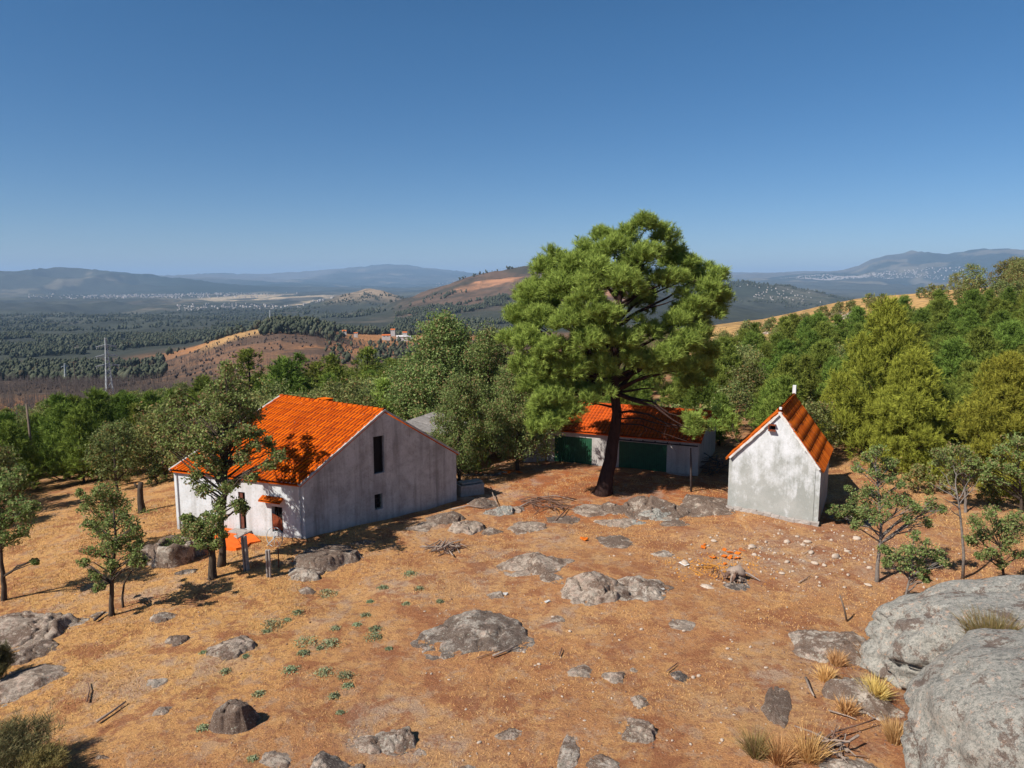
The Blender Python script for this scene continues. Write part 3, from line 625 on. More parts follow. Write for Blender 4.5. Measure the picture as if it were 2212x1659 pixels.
# ------------------------------------------------------------------ the small gabled hut
hze = 3.45; hzr = 6.5
hFL = onz(1575.7, 985, hze)[:2]; hFR = onz(1773.7, 1012, hze)[:2]; hA = (hFL + hFR) / 2; hAp = onz(1686.5, 888, hzr)[:2]
hA = hAp; hB = onz(1717.8, 853, hzr)[:2]; hv = hB - hA; hv = hv / np.linalg.norm(hv) * min(np.linalg.norm(hv), 6.3)
hBL, hBR = hFL + hv, hFR + hv
hut = empty('hut', (0, 0, 0), 'small tall hut with peeling white gable wall and steep rusty orange roof', 'hut')
tA = float(np.dot(hA - hFL, hFR - hFL) / np.dot(hFR - hFL, hFR - hFL)); tA = min(max(tA, .42), .58)
mb = MB(); wall(mb, hFL, hFR, [(0, hze), (tA, hzr - .05), (1, hze)], -.8, [(2.28, 2.62, 5.35, 5.62)]); mb.build('gable_wall', M['hut_wall'], hut)
mb = MB(); wall(mb, hFR, hBR, [(0, hze), (1, hze)], -.8, [(3.1, 3.24, 1.6, hze - .3)]); wall(mb, hBR, hBL, [(0, hze), (1-tA, hzr - .05), (1, hze)], -.8); wall(mb, hBL, hFL, [(0, hze), (1, hze)], -.8); mb.build('wall', M['shed_wall'], hut)
hm = hFL + (hFR - hFL) * tA; hd = P3(unit(hFR - hFL), 0); hb = P3(unit(hv), 0)
RA = P3(hm, hzr) - hb*.05; RB = P3(hm + hv, hzr) + hb*.2; eR0 = P3(hFR, hze) - hb*.12; eR1 = P3(hBR, hze) + hb*.2; eL0 = P3(hFL, hze) - hb*.12; eL1 = P3(hBL, hze) + hb*.2
s1 = tile_slope(ext(eR0, RA, .06), ext(eR1, RB, .06), RB, RA, 26, 6, .035, .03, .06, 7, 1, .10); s2 = tile_slope(ext(eL1, RB, .06), ext(eL0, RA, .06), RA, RB, 26, 6, .035, .03, .06, 8, 1, .10)
roof_obj('roof', [s1, s2], M['tile_red'], hut); ridge(RA + Z*.06, RB + Z*.06, 13, .13, M['tile_red'], hut)
mb = MB()
for e, r in ((eL0, RA), (eR0, RA)):
    s = unit(r - e); u_ = unit(np.cross(s, hb)); u_ = u_ if u_[2] > 0 else -u_; L_ = np.linalg.norm(r - e)
    for k in range(9):
        a = e + s * L_ * (k + .5) / 9; mb.box(a - u_ * (.06 + random.uniform(0, .03)) - hb * (.01 + random.uniform(0, .015)), (L_ / 9 + .02, .16, .09 + random.uniform(0, .05)), (s, hb, u_), .015)
for k in range(0): mb.box(RA - Z * random.uniform(.25, .6) + hd * random.uniform(-.3, .3) - hb * .0, (random.uniform(.12, .3), .2, .1), (hd, hb, Z), .03)
mb.build('verge', M['flake'], hut)
mb = MB(); mb.box(RA + Z*.17 - hb*0.0, (.15, .15, .14), (hd, hb, Z)); mb.build('ridge_block', M['white_wall'], hut, bevel=.015)
mb = MB(); mb.box(RB + Z*.42 - hb*.25, (.22, .2, .6), (hd, hb, Z)); mb.build('finial', M['white_wall'], hut, bevel=.015)
vx = on(hFL, hd, hb, 2.45, 5.5, 0); mb = MB(); mb.box(vx - Z*.16 - hb*.12, (.42, .34, .06), (hd, hb, Z)); mb.box(vx + Z*.17 - hb*.1, (.4, .3, .06), (hd, hb, Z)); mb.box(vx - hd*.19 - hb*.05, (.06, .2, .26), (hd, hb, Z)); mb.build('vent', M['rust'], hut)
mb = MB(); fo = 0
for k in range(12): mb.box(P3(hFL + (hFR - hFL) * (k + .5) / 12, hz(*(hFL + (hFR - hFL) * (k + .5) / 12)) + .05) - hb * .05, (.5, .22, .3), (hd, hb, Z), .05)
mb.build('footing', M['concrete'], hut); settle(hut, P3((hFL + hFR + hBL + hBR) / 4, 0))

# ------------------------------------------------------------------ the long shed with green doors
shed = empty('long_shed', (0, 0, 0), 'low whitewashed shed with green board doors and orange roof behind the big pine', 'shed')
s0 = onz(1131, 1001, 0)[:2]; sA = onz(1195, 998, 0)[:2]; sR = onz(1507, 1030, 0)[:2]; sd = unit(sR - sA); sA = sR - sd * 11.6
sh_in = np.array([-sd[1], sd[0]]); szE = 2.55; szR = 3.95; dep = 4.4
mb = MB(); D3 = []
for (xa, ya, xb, yb) in ((1197, 936, 1278, 1005), (1336, 944, 1439, 1026)):
    a = on_wall(sA, sR, xa, yb - 6); b = on_wall(sA, sR, xb, yb); D3.append((a[0], b[0], 0.02, 2.13))
D3[0] = (max(D3[0][0], .2), D3[0][1], .02, 2.13)
wall(mb, sA, sR, [(0, szE - .05), (1, szE - .05)], -.5, D3)
cR = sR + sh_in * dep * 2; cA = sA + sh_in * dep * 2
wall(mb, sR, cR, [(0, szE - .05), (.5, szR - .1), (1, szE - .05)], -.5); wall(mb, cR, cA, [(0, szE - .05), (1, szE - .05)], -.5); wall(mb, cA, sA, [(0, szE - .05), (.5, szR - .1), (1, szE - .05)], -.5)
mb.build('wall', M['shed_wall'], shed)
sd3 = P3(sd, 0); si3 = P3(sh_in, 0)
e0, e1 = P3(sA, szE) - si3*.25 - sd3*.2, P3(sR, szE) - si3*.25 + sd3*.2; rd0, rd1 = P3(sA + sh_in*dep, szR) - sd3*.2, P3(sR + sh_in*dep, szR) + sd3*.2
g0, g1 = P3(cA, szE) + si3*.25 - sd3*.2, P3(cR, szE) + si3*.25 + sd3*.2
roof_obj('roof', [tile_slope(e0, e1, rd1, rd0, 44, 10, .075, .04, .06, 11, .8), tile_slope(g1, g0, rd0, rd1, 44, 10, .075, .04, .06, 12, .8)], M['tile_shed'], shed)
ridge(rd0 + Z*.06, rd1 + Z*.06, 24, .13, M['tile_shed'], shed)
for k, o in enumerate(D3):
    mb = MB(); n_ = int((o[1] - o[0]) / .16); w = (o[1] - o[0]) / n_
    for i in range(n_): mb.box(on(sA, sd3, si3, o[0] + w*(i+.5), (o[2]+o[3])/2, .03 if k else .05), (w - .022, .035, o[3] - o[2] - .02), (sd3, si3, Z))
    mb.box(on(sA, sd3, si3, (o[0]+o[1])/2, (o[2]+o[3])/2, .075), (o[1]-o[0]-.02, .03, o[3]-o[2]-.03), (sd3, si3, Z))
    dd = mb.build('door', M['green_door'], shed, bevel=0); tag(dd, ['left green board door in tree shade', 'right green board double door'][k])
mb = MB(); o = D3[1]; mb.tube([on(sA, sd3, si3, o[0] - .1, 2.24, -.06), on(sA, sd3, si3, o[1] + 2.2, 2.24, -.06)], .05, 6)
for k in range(6): mb.box(on(sA, sd3, si3, o[0] + k * .9, 2.27, -.03), (.08, .06, .16), (sd3, si3, Z))
mb.build('door_rail', M['iron'], shed)
mb = MB(); mb.box(on(sA, sd3, si3, D3[1][1] + .85, .08, -.2), (1.6, .18, .1), (sd3, si3, Z)); mb.build('kerb', M['concrete'], shed)
settle(shed, P3((sA + cR) / 2, 0))
# low wall stub left of the shed
gw = empty('garden_wall', (0, 0, 0), 'short weathered wall stub left of the long shed under the oaks', 'wall'); mb = MB()
p0 = s0; p1 = sA - sd*.1; wall(mb, p0, p1, [(0, 1.25), (.3, 1.2), (.32, 1.05), (1, 2.0)], -.5, [], .3); mb.build('wall_face', M['shed_wall'], gw); settle(gw, P3(p0, 0))

# ------------------------------------------------------------------ trees
rng = np.random.default_rng(7); random.seed(7)
def rdir(n): v = rng.normal(size=(n, 3)); return v / np.linalg.norm(v, axis=1)[:, None]
def rhombs(c, size, up=.5):
    n = len(c); nn = rdir(n) + [0, 0, up]; nn /= np.linalg.norm(nn, axis=1)[:, None]
    a = np.cross(nn, rdir(n)); a /= np.linalg.norm(a, axis=1)[:, None] + 1e-9; b = np.cross(nn, a)
    s = size * rng.uniform(.6, 1.3, n)[:, None]; a = a * s * .5; b = b * s * .32
    V = np.stack([c - a, c + b, c + a, c - b], 1).reshape(-1, 3); return V, np.arange(n * 4).reshape(-1, 4), np.repeat(rng.random(n), 4)
def oak_crown(cl, leaf=.13, dens=1.0):
    P = []
    for c, R in cl:
        ns = max(5, int(16 * dens)); d = rdir(ns); d[:, 2] *= .8
        sc = np.array(c) + d * R * rng.uniform(.25, 1.05, ns)[:, None]
        k = max(8, int(34 * dens * (R / .8) ** 1.8 * (.13 / leaf) ** 1.8)) 
        q = np.repeat(sc, k, 0) + rng.normal(size=(ns * k, 3)) * R * .23 * [1, 1, .75]; P.append(q)
    return rhombs(np.vstack(P), leaf)
def needles(pos, d, K, ln, w):
    n = len(pos); pos = np.repeat(pos, K, 0); d = np.repeat(d, K, 0); N_ = n * K
    r = rdir(N_); r = r - d * np.sum(r * d, 1)[:, None]; r /= np.linalg.norm(r, axis=1)[:, None] + 1e-9
    s = rng.random(N_)[:, None]; dd = d * .75 + r * .72; L = ln * rng.uniform(.7, 1.15, N_)[:, None]
    b = pos + d * s * ln * 1.2; side = np.cross(dd, rdir(N_)); side /= np.linalg.norm(side, axis=1)[:, None] + 1e-9
    V = np.stack([b - side * w * .5, b + side * w * .5, b + dd * L], 1).reshape(-1, 3)
    t = np.clip(np.repeat(rng.random(n), K) * .6 + rng.random(N_) * .4, 0, .999)[:, None] * .45 + s * .35 + np.array([0, 0, .2])[None]
    return V, np.arange(N_ * 3).reshape(-1, 3), np.clip(t, 0, .93).ravel()
def pine_crown(cl, shoots=55, K=20, ln=.2, w=.03, upb=.75):
    Ps, Ds = [], []
    for c, R in cl:
        n = max(6, int(shoots * (R / .8) ** 2)); d = rdir(n); d[:, 2] = np.abs(d[:, 2]) * rng.choice([1, -.45], n, p=[.72, .28])
        d /= np.linalg.norm(d, axis=1)[:, None]
        Ps.append(np.array(c) + d * R * rng.uniform(.35, 1.05, n)[:, None] * [1, 1, .8]); q = d * .8 + [0, 0, upb] + rdir(n) * .25; Ds.append(q / np.linalg.norm(q, axis=1)[:, None])
    return needles(np.vstack(Ps), np.vstack(Ds), K, ln, w)
def curve(a, b, sag=0.0, n=6, wob=.06, lift=.35):
    a = np.array(a, float); b = np.array(b, float); L = np.linalg.norm(b - a); m = a * .5 + b * .5 + np.array([0, 0, lift * L * .3 - sag])
    t = np.linspace(0, 1, n)[:, None]; p = (1-t)**2 * a + 2*t*(1-t) * m + t*t * b
    w = rng.normal(size=(n, 3)) * L * wob * .4; w[0] = 0; w[-1] = 0; return p + w
def limbs(mb, trunk, rad, cl, every=1, r0=.3, low=.35, n=5, tipr=.012, extra=2):
    T = np.array(trunk, float); zt = T[:, 2]
    for i, (c, R) in enumerate(cl):
        if i % every: continue
        c = np.array(c); hgt = zt[0] + (zt[-1] - zt[0]) * low
        dist = np.hypot(*(c[:2] - T[-1][:2])); az_ = min(max(c[2] - dist * .65, hgt), zt[-1] * .98 + zt[0] * .02)
        a = np.array([np.interp(az_, zt, T[:, k]) for k in range(3)]); rr_ = np.interp(az_, zt, rad)
        L = np.linalg.norm(c - a); rb = min(rr_ * .6, .02 + L * .022)
        p = curve(a, c, n=n); mb.tube(p, np.linspace(rb, tipr, n), 5, cap=False)
        for _ in range(extra):
            k = rng.integers(n // 2, n); e = c + rdir(1)[0] * R * .9; mb.tube([p[k], (p[k] + e) / 2 + rdir(1)[0] * .06 * R, e], [tipr * 1.3, tipr, tipr * .5], 4, cap=False)
def tree_obj(name, base, trunk, rad, cl, kind, label, cat, group=None, mats=('bark', 'oak'), every=1, limb=True, sides=8, **kw):
    base = np.array(base, float); r = empty(name, base, label, cat, group)
    mb = MB(); tr = np.array(trunk, float); mb.tube(tr, rad, sides)
    if limb: limbs(mb, tr, rad, cl, every, low=kw.pop('low', .35), extra=kw.pop('extra', 2))
    mb.build('trunk', M[mats[0]], r, smoothed=True)
    V, F, t = (pine_crown if kind == 'pine' else oak_crown)(cl, **kw); link('crown', npmesh('crown', V, F, False, {'tint': t}), M[mats[1]], r); return r
# back boughs that shade the shed
def flare(tr, rad): 
    rad = list(rad); rad[0] *= 1.45; return rad
def hero(name, base_d, trunk_d, r0, clumps, kind, label, cat, rel=True, Y=None, rtop=.3, **kw):
    """a tree whose trunk bends and boughs are read off the photograph; each bough gets its own depth"""
    b = G(*base_d) if Y is None else atd(base_d[0], base_d[1], Y); Y0 = b[1]; w = mpp(Y0)
    def loc(x, y, dy): return atd(x, y, Y0 + dy) - b
    tr = [np.array([0, 0, -.25])] + [loc(x, y, dy) for x, y, dy in trunk_d]
    tr = np.array(tr); n = 14; s = np.linspace(0, len(tr) - 1, n); T = np.stack([np.interp(s, np.arange(len(tr)), tr[:, k]) for k in range(3)], 1)
    T[1:-1] += rng.normal(size=(n - 2, 3)) * r0 * .12; T = T[np.argsort(T[:, 2])]
    rad = r0 * (1 - (1 - rtop) * np.linspace(0, 1, n)); rad[0] *= 1.4; rad[1] *= 1.1
    cl = []
    for q in clumps:
        x, y, rdd, dy = q; c = loc(x, y, dy); R = rdd * w
        cl.append((c, R))
    return tree_obj(name, b, T, rad, cl, kind, label, cat, mats=kw.pop('mats', ('bark', 'oak')), **kw)

# ---- the big pine: boughs by place, then filler boughs round the far side
BP = [(1400,492,26,0),(1355,512,30,-.4),(1440,520,30,.5),(1300,515,24,.5),(1320,545,34,-1.2),(1385,560,38,-2),(1268,545,26,.3),(1460,548,24,1.5),(1240,575,32,-.6),(1490,570,22,1),
 (1200,560,20,1),(1175,590,28,.2),(1500,600,24,1.5),(1290,590,38,-2.4),(1350,615,40,-3),(1440,610,34,-1.4),(1215,625,36,-1.8),(1150,640,30,0),(1550,600,26,.6),(1535,630,32,-.4),(1560,650,24,.5),
 (1270,650,38,-3),(1120,690,30,.4),(1165,690,36,-1.4),(1110,735,28,.2),(1230,700,38,-2.8),(1310,690,38,-3.4),(1390,655,28,1.5),(1500,665,34,-1.5),(1460,700,30,-2),(1540,685,24,-.2),
 (1150,750,36,-1.6),(1130,790,30,-.6),(1200,760,38,-2.8),(1275,745,38,-3.4),(1350,740,36,-3),(1405,720,28,-1.8),(1480,745,38,-2.4),(1530,760,26,-1),(1440,770,34,-2.6),(1185,810,36,-2.2),(1145,840,32,-.8),
 (1240,805,34,-2.6),(1300,790,28,-2.6),(1500,790,26,-1.4),(1205,860,34,-2.4),(1170,890,30,-1.6),(1235,890,26,-2.4),(1155,925,22,-1.8),(1200,915,28,-2.6),(1465,800,24,-2),(1365,780,26,-2.4),
 (1410,800,20,-2),(1300,845,16,-2),(1272,865,18,-2.6),(1440,850,15,-2),(1500,915,15,-3.4),(1497,935,12,-3.4),(1260,845,20,-1)]
BP += [(x, y, 26, dy) for x, y, dy in ((1180,830,3),(1215,800,4.5),(1250,780,5),(1290,770,4.5),(1225,850,3),(1265,820,3.5),(1170,780,4),(1330,760,5),(1200,880,1.5),(1380,770,5),(1420,790,4))]  # hidden rear boughs, added to throw shade on the shed
bp = []
for x, y, R, dy in BP:
    bp.append((x, y, R * .78, dy - .3)); 
    for _ in range(3): bp.append((x + random.uniform(-.9, .9) * R, y + random.uniform(-.8, .7) * R, R * random.uniform(.32, .5), dy + random.uniform(-.9, .9)))
for _ in range(80):
    y = random.uniform(560, 850); hw = 230 * math.sqrt(max(.05, 1 - ((y - 700) / 235) ** 2)); x = 1335 + random.uniform(-.9, .9) * hw
    if y > 620 and 1330 < x < 1440 and random.random() < .8: continue
    bp.append((x, y, random.uniform(18, 28), random.uniform(1, 7) * math.sqrt(max(.1, 1 - ((x - 1335) / 245) ** 2))))
big_pine = hero('pine_tree', (1302, 1066), [(1308,1040,0),(1318,1000,.1),(1326,950,.2),(1331,900,.2),(1332,840,.2),(1328,780,.1),(1330,700,0),(1350,600,0),(1380,520,0)], .52, bp, 'pine',
     'tall leaning pine with dark thick trunk and wide bright crown in front of the shed', 'tree', mats=('pine_bark', 'pine'), every=5, shoots=135, K=24, ln=.34, w=.034, rtop=.2, low=.42, extra=0, sides=12)
mb = MB(); b0 = G(1302, 1066); Yb = b0[1]; q = lambda x, y, dy=-.4: atd(x, y, Yb + dy) - b0       # bare low boughs over the shed roof
for pts, r in (([(1330,893,0),(1360,888,-.6),(1400,895,-1.2),(1440,915,-1.6),(1490,925,-2),(1540,930,-2.2)], .10), ([(1330,905,0),(1380,903,-.8),(1420,915,-1.4),(1465,925,-1.8)], .07),
               ([(1335,915,0),(1385,918,-.8),(1430,935,-1.2),(1480,952,-2)], .06), ([(1326,880,0),(1290,872,-.6),(1250,878,-1)], .09), ([(1328,855,0),(1300,838,-.8),(1255,850,-1.5)], .09), ([(1330,840,0),(1290,812,-.6),(1240,820,-1.5)], .10),
               ([(1385,903,-1),(1395,930,-1.2),(1370,950,-1.4)], .025), ([(1410,900,-1.2),(1430,890,-1.5)], .03), ([(1430,935,-1.2),(1460,975,-1.6)], .02), ([(1490,925,-2),(1505,905,-2.4)], .03), ([(1440,915,-1.6),(1432,955,-1.6)], .018), ([(1480,952,-2),(1520,960,-2.2)], .02)):
    P_ = [q(*t) for t in pts]; mb.tube(P_, np.linspace(r, r * .35, len(P_)), 6, cap=False)
for k in range(16):
    a = q(1340 + random.uniform(-5, 10), 890 + random.uniform(-8, 20), -.6); e = q(1345 + random.uniform(-15, 22), 900 + random.uniform(-20, 22), -1.4); mb.tube(curve(a, e, n=4), [.014, .012, .01, .006], 4, cap=False)
mb.build('bough', M['pine_bark'], big_pine, smoothed=True)
V, F, t = pine_crown([(q(1502, 916, -2.4), .45), (q(1497, 938, -2.4), .35), (q(1508, 900, -2.4), .25), (q(1545, 925, -2), .5), (q(1575, 915, -1.6), .6), (q(1560, 895, -1.4), .5)], shoots=120, K=22, ln=.24, w=.035)
link('low_foliage', npmesh('low_foliage', V, F, False, {'tint': t}), M['pine'], big_pine)

# ---- oaks one can tell apart
def jit(L, n=2, k=.6):
    out = []
    for x, y, R, dy in L:
        out.append((x, y, R * 1.05, dy))
        for _ in range(n): out.append((x + random.uniform(-k, k) * R * 1.3, y + random.uniform(-k, k) * R * 1.2, R * random.uniform(.6, .9), dy + random.uniform(-.9, .9)))
    return out
hero('oak_tree', (478, 1222), [(480,1180,0),(476,1130,0),(484,1070,.1),(488,1000,.1),(486,930,.2),(490,860,.2)], .19, jit([(490,800,20,.5),(470,840,28,.6),(510,845,28,.8),(440,880,28,.3),(480,900,30,-.4),(530,885,28,1.0),(500,820,20,1.4),(545,905,20,1.4),(520,860,22,3.2),(505,835,22,3.8),(530,880,20,3.0),(500,870,22,2.6),(480,855,22,4.2),(455,860,22,3.4),(520,895,18,3.6),(470,900,20,2.6),(515,905,18,2.4),  # rear clumps deepen the crown, some added to shade the roof
    (400,890,24,.5),(370,920,24,.6),(410,940,28,0),(450,960,28,-.5),(500,950,26,-.6),(545,935,18,-.2),(555,965,18,-.6),(600,985,20,-.7),(575,1005,18,-.9),(560,935,14,.4),(585,960,14,.2),(520,990,22,-.8),(465,1010,24,-.6),(430,1000,20,-.2),(390,960,20,.4),(415,1035,18,-.3),(445,1060,22,-.5),(490,1050,18,-.6),
    (545,1030,14,-.9),(510,1085,16,-.6),(525,1100,12,-.6),(470,1090,16,-.5),(350,960,18,.7),(345,900,18,.7),(385,860,18,.5)]), 'oak',
    'tall spreading oak standing before the farmhouse front, its branches across the roof', 'tree', leaf=.14, low=.3, dens=1.0)
hero('oak_tree', (458, 1250), [(460,1215,0),(458,1180,0),(452,1140,0),(445,1115,0)], .21, jit([(425,1125,20,-.2),(455,1120,18,-.3),(440,1150,22,-.4),(475,1145,14,-.2),(410,1145,14,0),(460,1175,16,-.3),(430,1175,14,-.3),(405,1120,12,0),(475,1110,12,-.4)], 3), 'oak',
    'low bushy oak with thick dark trunk beside the round stone well', 'tree', leaf=.12, dens=1.2, low=.3)
hero('oak_tree', (240, 1330), [(241,1290,0),(242,1240,0),(248,1200,.1),(250,1150,.1),(245,1100,.2)], .11, jit([(240,1180,26,0),(215,1150,22,.2),(270,1160,24,0),(205,1190,18,.1),(235,1220,20,-.2),(285,1195,18,-.3),(290,1150,16,.1),(190,1135,16,.4),(250,1130,24,.2),(210,1245,12,-.3),(180,1215,10,.2),(275,1130,18,.2),(300,1215,14,-.3),(215,1265,10,-.3)]), 'oak',
    'slim young oak in the left field with its lower trunk bare', 'tree', leaf=.12, dens=.95)
hero('oak_sapling', (266, 1312), [(264,1290,0),(268,1260,0),(280,1240,0),(292,1225,0)], .06, jit([(290,1190,12,-.1),(300,1175,10,0),(282,1215,9,0)]), 'oak', 'thin crooked sapling leaning against the slim young oak in the left field', 'sapling', leaf=.11, dens=1.2)
hero('oak_tree', (235, 1195), [(235,1160,0),(232,1120,0),(228,1085,0)], .10, jit([(230,1060,26,0),(205,1075,22,0),(255,1075,22,.2),(190,1100,18,0),(240,1100,24,-.2),(262,1110,16,.2),(175,1065,12,.3),(215,1120,20,-.2)]), 'oak',
    'olive green oak with round crown just behind the slim young oak in the left field', 'tree', leaf=.13, dens=1.05)
hero('oak_tree', (9, 1296), [(8,1260,0),(4,1220,0),(0,1180,0),(-5,1130,0)], .13, jit([(0,1060,34,0),(40,1090,30,0),(60,1110,22,-.2),(10,1120,34,-.3),(55,1145,18,-.2),(20,1165,20,-.4),(-40,1090,34,.2),(-30,1150,30,0),(75,1095,14,.1),(75,1216,8,-.3),(30,1030,24,.4)]), 'oak',
    'oak cut by the left edge of the photo, its trunk at the field edge', 'tree', leaf=.13, dens=1.05)
# right hand young oaks
K2 = dict(leaf=.105, dens=1.05)
hero('oak_tree', (1895, 1256), [(1896,1220,0),(1900,1180,0),(1903,1140,0),(1900,1090,.1),(1895,1040,.1),(1890,1000,.1)], .095, jit([(1895,975,18,0),(1920,1000,18,.1),(1870,990,12,.2),(1885,1020,20,0),(1920,1035,16,-.1),(1850,1010,12,.3),(1880,1060,20,0),(1915,1075,22,-.2),(1950,1085,20,-.2),(1980,1100,18,-.1),(2010,1090,18,0),
    (2035,1100,12,0),(1870,1100,20,-.3),(1900,1115,18,-.4),(1850,1130,14,-.2),(1960,1120,14,-.3),(2000,1125,14,-.2),(1860,1065,14,.1),(1945,1045,12,0)]), 'oak', 'tallest young oak right of the hut, pale trunk and open spreading crown', 'tree', **K2, mats=('grey_bark', 'oak'))
hero('oak_tree', (1950, 1322), [(1956,1290,0),(1965,1250,0),(1970,1220,0),(1968,1190,0)], .06, jit([(1960,1190,20,0),(1930,1200,18,0),(1990,1185,18,.1),(2020,1195,16,.2),(2035,1215,14,.2),(1910,1185,12,.1),(1950,1215,18,-.2),(1985,1215,16,-.1),(1915,1220,12,-.1),(2000,1235,12,0),(1975,1160,12,.2),(1985,1245,7,0),(2005,1252,8,0)]), 'oak',
    'small young oak leaning right just above the great boulder', 'tree', **K2, mats=('grey_bark', 'oak'))
hero('oak_tree', (2167, 1284), [(2168,1250,0),(2166,1220,0),(2160,1180,0)], .08, jit([(2140,1110,20,0),(2110,1130,18,.1),(2160,1140,24,0),(2190,1120,20,.1),(2125,1160,20,-.1),(2180,1170,22,-.2),(2105,1170,14,0),(2145,1195,18,-.2),(2200,1150,20,0),(2205,1200,16,0),(2165,1215,12,-.2),(2120,1200,12,-.1),(2225,1130,18,0)]), 'oak',
    'bushy young oak at the right edge above the great boulder', 'tree', **K2)
hero('oak_tree', (2085, 1106), [(2086,1080,0),(2084,1060,0),(2082,1030,0)], .10, jit([(2060,975,18,0),(2030,980,16,0),(2090,985,18,0),(2110,1000,16,0),(2050,1005,18,-.3),(2085,1015,16,-.3),(2020,1000,10,0),(2120,1020,12,0),(2095,1035,12,0),(2065,1030,10,0)]), 'oak',
    'umbrella shaped young oak in the golden field behind the bare thin tree', 'tree', leaf=.13, dens=1.05, mats=('grey_bark', 'oak'))
hero('oak_tree', (2206, 1108), [(2206,1080,0),(2204,1050,0),(2200,1010,0)], .10, jit([(2190,950,18,0),(2160,970,16,0),(2205,985,20,0),(2150,1000,16,0),(2180,1015,18,-.2),(2130,1020,12,0),(2215,1030,16,0),(2170,1045,12,0),(2125,1040,10,0),(2150,1035,12,0)]), 'oak',
    'oak with dark trunk at the right edge of the golden field', 'tree', leaf=.13, dens=1.05)
hero('oak_sapling', (1846, 1130), [(1846,1115,0),(1844,1095,0)], .04, jit([(1835,1100,14,0),(1860,1105,14,0),(1815,1110,12,0),(1800,1095,10,0),(1845,1080,12,.2),(1880,1110,12,0),(1790,1105,7,-.2),(1835,1055,9,.2),(1855,1115,12,-.2)]), 'oak', 'low leafy sapling close to the shaded right wall of the hut', 'sapling', leaf=.11, dens=1.5)
# thin half dead tree with bare twigs
def bare_tree(name, base_d, trunk_d, r0, twigs, label, cat, mat='grey_bark', seedn=14, spread=26):
    b = G(*base_d); Y0 = b[1]; r = empty(name, b, label, cat); mb = MB(); T = [np.array([0, 0, -.15])] + [atd(x, y, Y0) - b for x, y in trunk_d]
    mb.tube(T, np.linspace(r0, r0 * .35, len(T)), 7)
    for x, y, x2, y2 in twigs:
        a = atd(x, y, Y0) - b; e = atd(x2, y2, Y0 + random.uniform(-.6, .6)) - b; p = curve(a, e, n=5, lift=.1); mb.tube(p, np.linspace(r0 * .45, .008, 5), 5, cap=False)
        for k in range(5):
            i = random.randint(1, 4); f = p[i] + rdir(1)[0] * np.linalg.norm(e - a) * .32 + [0, 0, .08]; mb.tube([p[i], (p[i] + f) / 2 + rdir(1)[0] * .03, f], [.011, .009, .005], 4, cap=False)
    mb.build('trunk', M[mat], r, smoothed=True); return r
bare_tree('bare_tree', (2080, 1250), [(2082,1200),(2078,1150),(2074,1110),(2070,1080),(2064,1050)], .075, [(2070,1080,2020,1050),(2068,1070,2035,1020),(2064,1050,2060,1005),(2072,1090,2105,1050),(2074,1100,2035,1075),(2066,1060,2030,1045),(2076,1120,2052,1100),(2070,1080,2095,1035)], 'thin half dead tree with pale trunk and bare twigs in the right field', 'tree')

# ---- variants for the woods
def variant_pine(h, w, seed, low=.12, bark='pine_bark', mat='pine_far', ncl=44, conic=.55, sh=30, K=12, ln=.40, wd=.060):
    cl = []
    for i in range(ncl):
        t = low + (1 - low) * ((i + .5) / ncl) ** .9; rad = w * .5 * (min(1, (1 - t) * (1.1 + conic) + .12)) * (.75 + .25 * math.sin(min(1, t / .25) * PI / 2))
        a = i * 2.399 + random.uniform(-.3, .3); q = rad * random.uniform(.55, 1.0); R = (.34 + .28 * (1 - t)) * w * .27 * random.uniform(.8, 1.25)
        R *= random.uniform(.75, 1.2); q *= random.uniform(.85, 1.15); cl.append((np.array([math.cos(a) * q, math.sin(a) * q, h * t * .97]), R))
        if i % 3 == 0: cl.append((np.array([math.cos(a) * q * .35, math.sin(a) * q * .35, h * t * .95]), R))
    for _ in range(3): cl.append((np.array([random.uniform(-.15, .15) * w * .3, random.uniform(-.15, .15) * w * .3, h * random.uniform(.93, 1.0)]), w * .07))
    tr = np.array([(0, 0, -1.5), (0, 0, 0), (.05, .03, h*.3), (.0, .08, h*.6), (0, 0, h*.98)]); rad = [h*.022, h*.02, h*.016, h*.01, .02]
    return cl, tr, rad, dict(kind='pine', mats=(bark, mat), shoots=sh, K=K, ln=ln, w=wd, every=3, low=.1, extra=0, sides=6)
def variant_oak(h, w, mat='oak_far', ncl=26, leaf=.26, dens=.75, low=.28):
    cl = []
    for i in range(ncl):
        a = i * 2.399; u = random.random(); t = low + (1 - low) * (i + .5) / ncl; q = w * .5 * math.sin(min(1, (1 - t) * 1.6 + .12) * PI / 2) * random.uniform(.35, .95)
        cl.append((np.array([math.cos(a) * q, math.sin(a) * q, h * t * .96]), w * random.uniform(.13, .2)))
    tr = np.array([(0, 0, -1.5), (0, 0, 0), (.1, 0, h*.3), (.0, .15, h*.6), (0, 0, h*.9)]); rad = [h*.026, h*.022, h*.017, h*.01, .02]
    return cl, tr, rad, dict(kind='oak', mats=('bark', mat), leaf=leaf, dens=dens, every=2, low=.2, extra=1, sides=6)
PROT = {}
def proto(key, v):
    cl, tr, rad, kw = v; h = tr[-1][2]
    mb = MB(); mb.tube(tr, rad, kw['sides']); limbs(mb, tr, rad, cl, kw['every'], low=kw['low'], extra=kw['extra'], n=4)
    me1 = bpy.data.meshes.new('trunk'); me1.from_pydata(mb.v, [], mb.f); me1.materials.append(M[kw['mats'][0]])
    if kw['kind'] == 'pine': V, F, t = pine_crown(cl, kw['shoots'], kw['K'], kw['ln'], kw['w'])
    else: V, F, t = oak_crown(cl, kw['leaf'], kw['dens'])
    me2 = npmesh('crown', V, F, False, {'tint': t}); me2.materials.append(M[kw['mats'][1]])
    PROT[key] = (me1, me2, float(V[:, 2].max()))
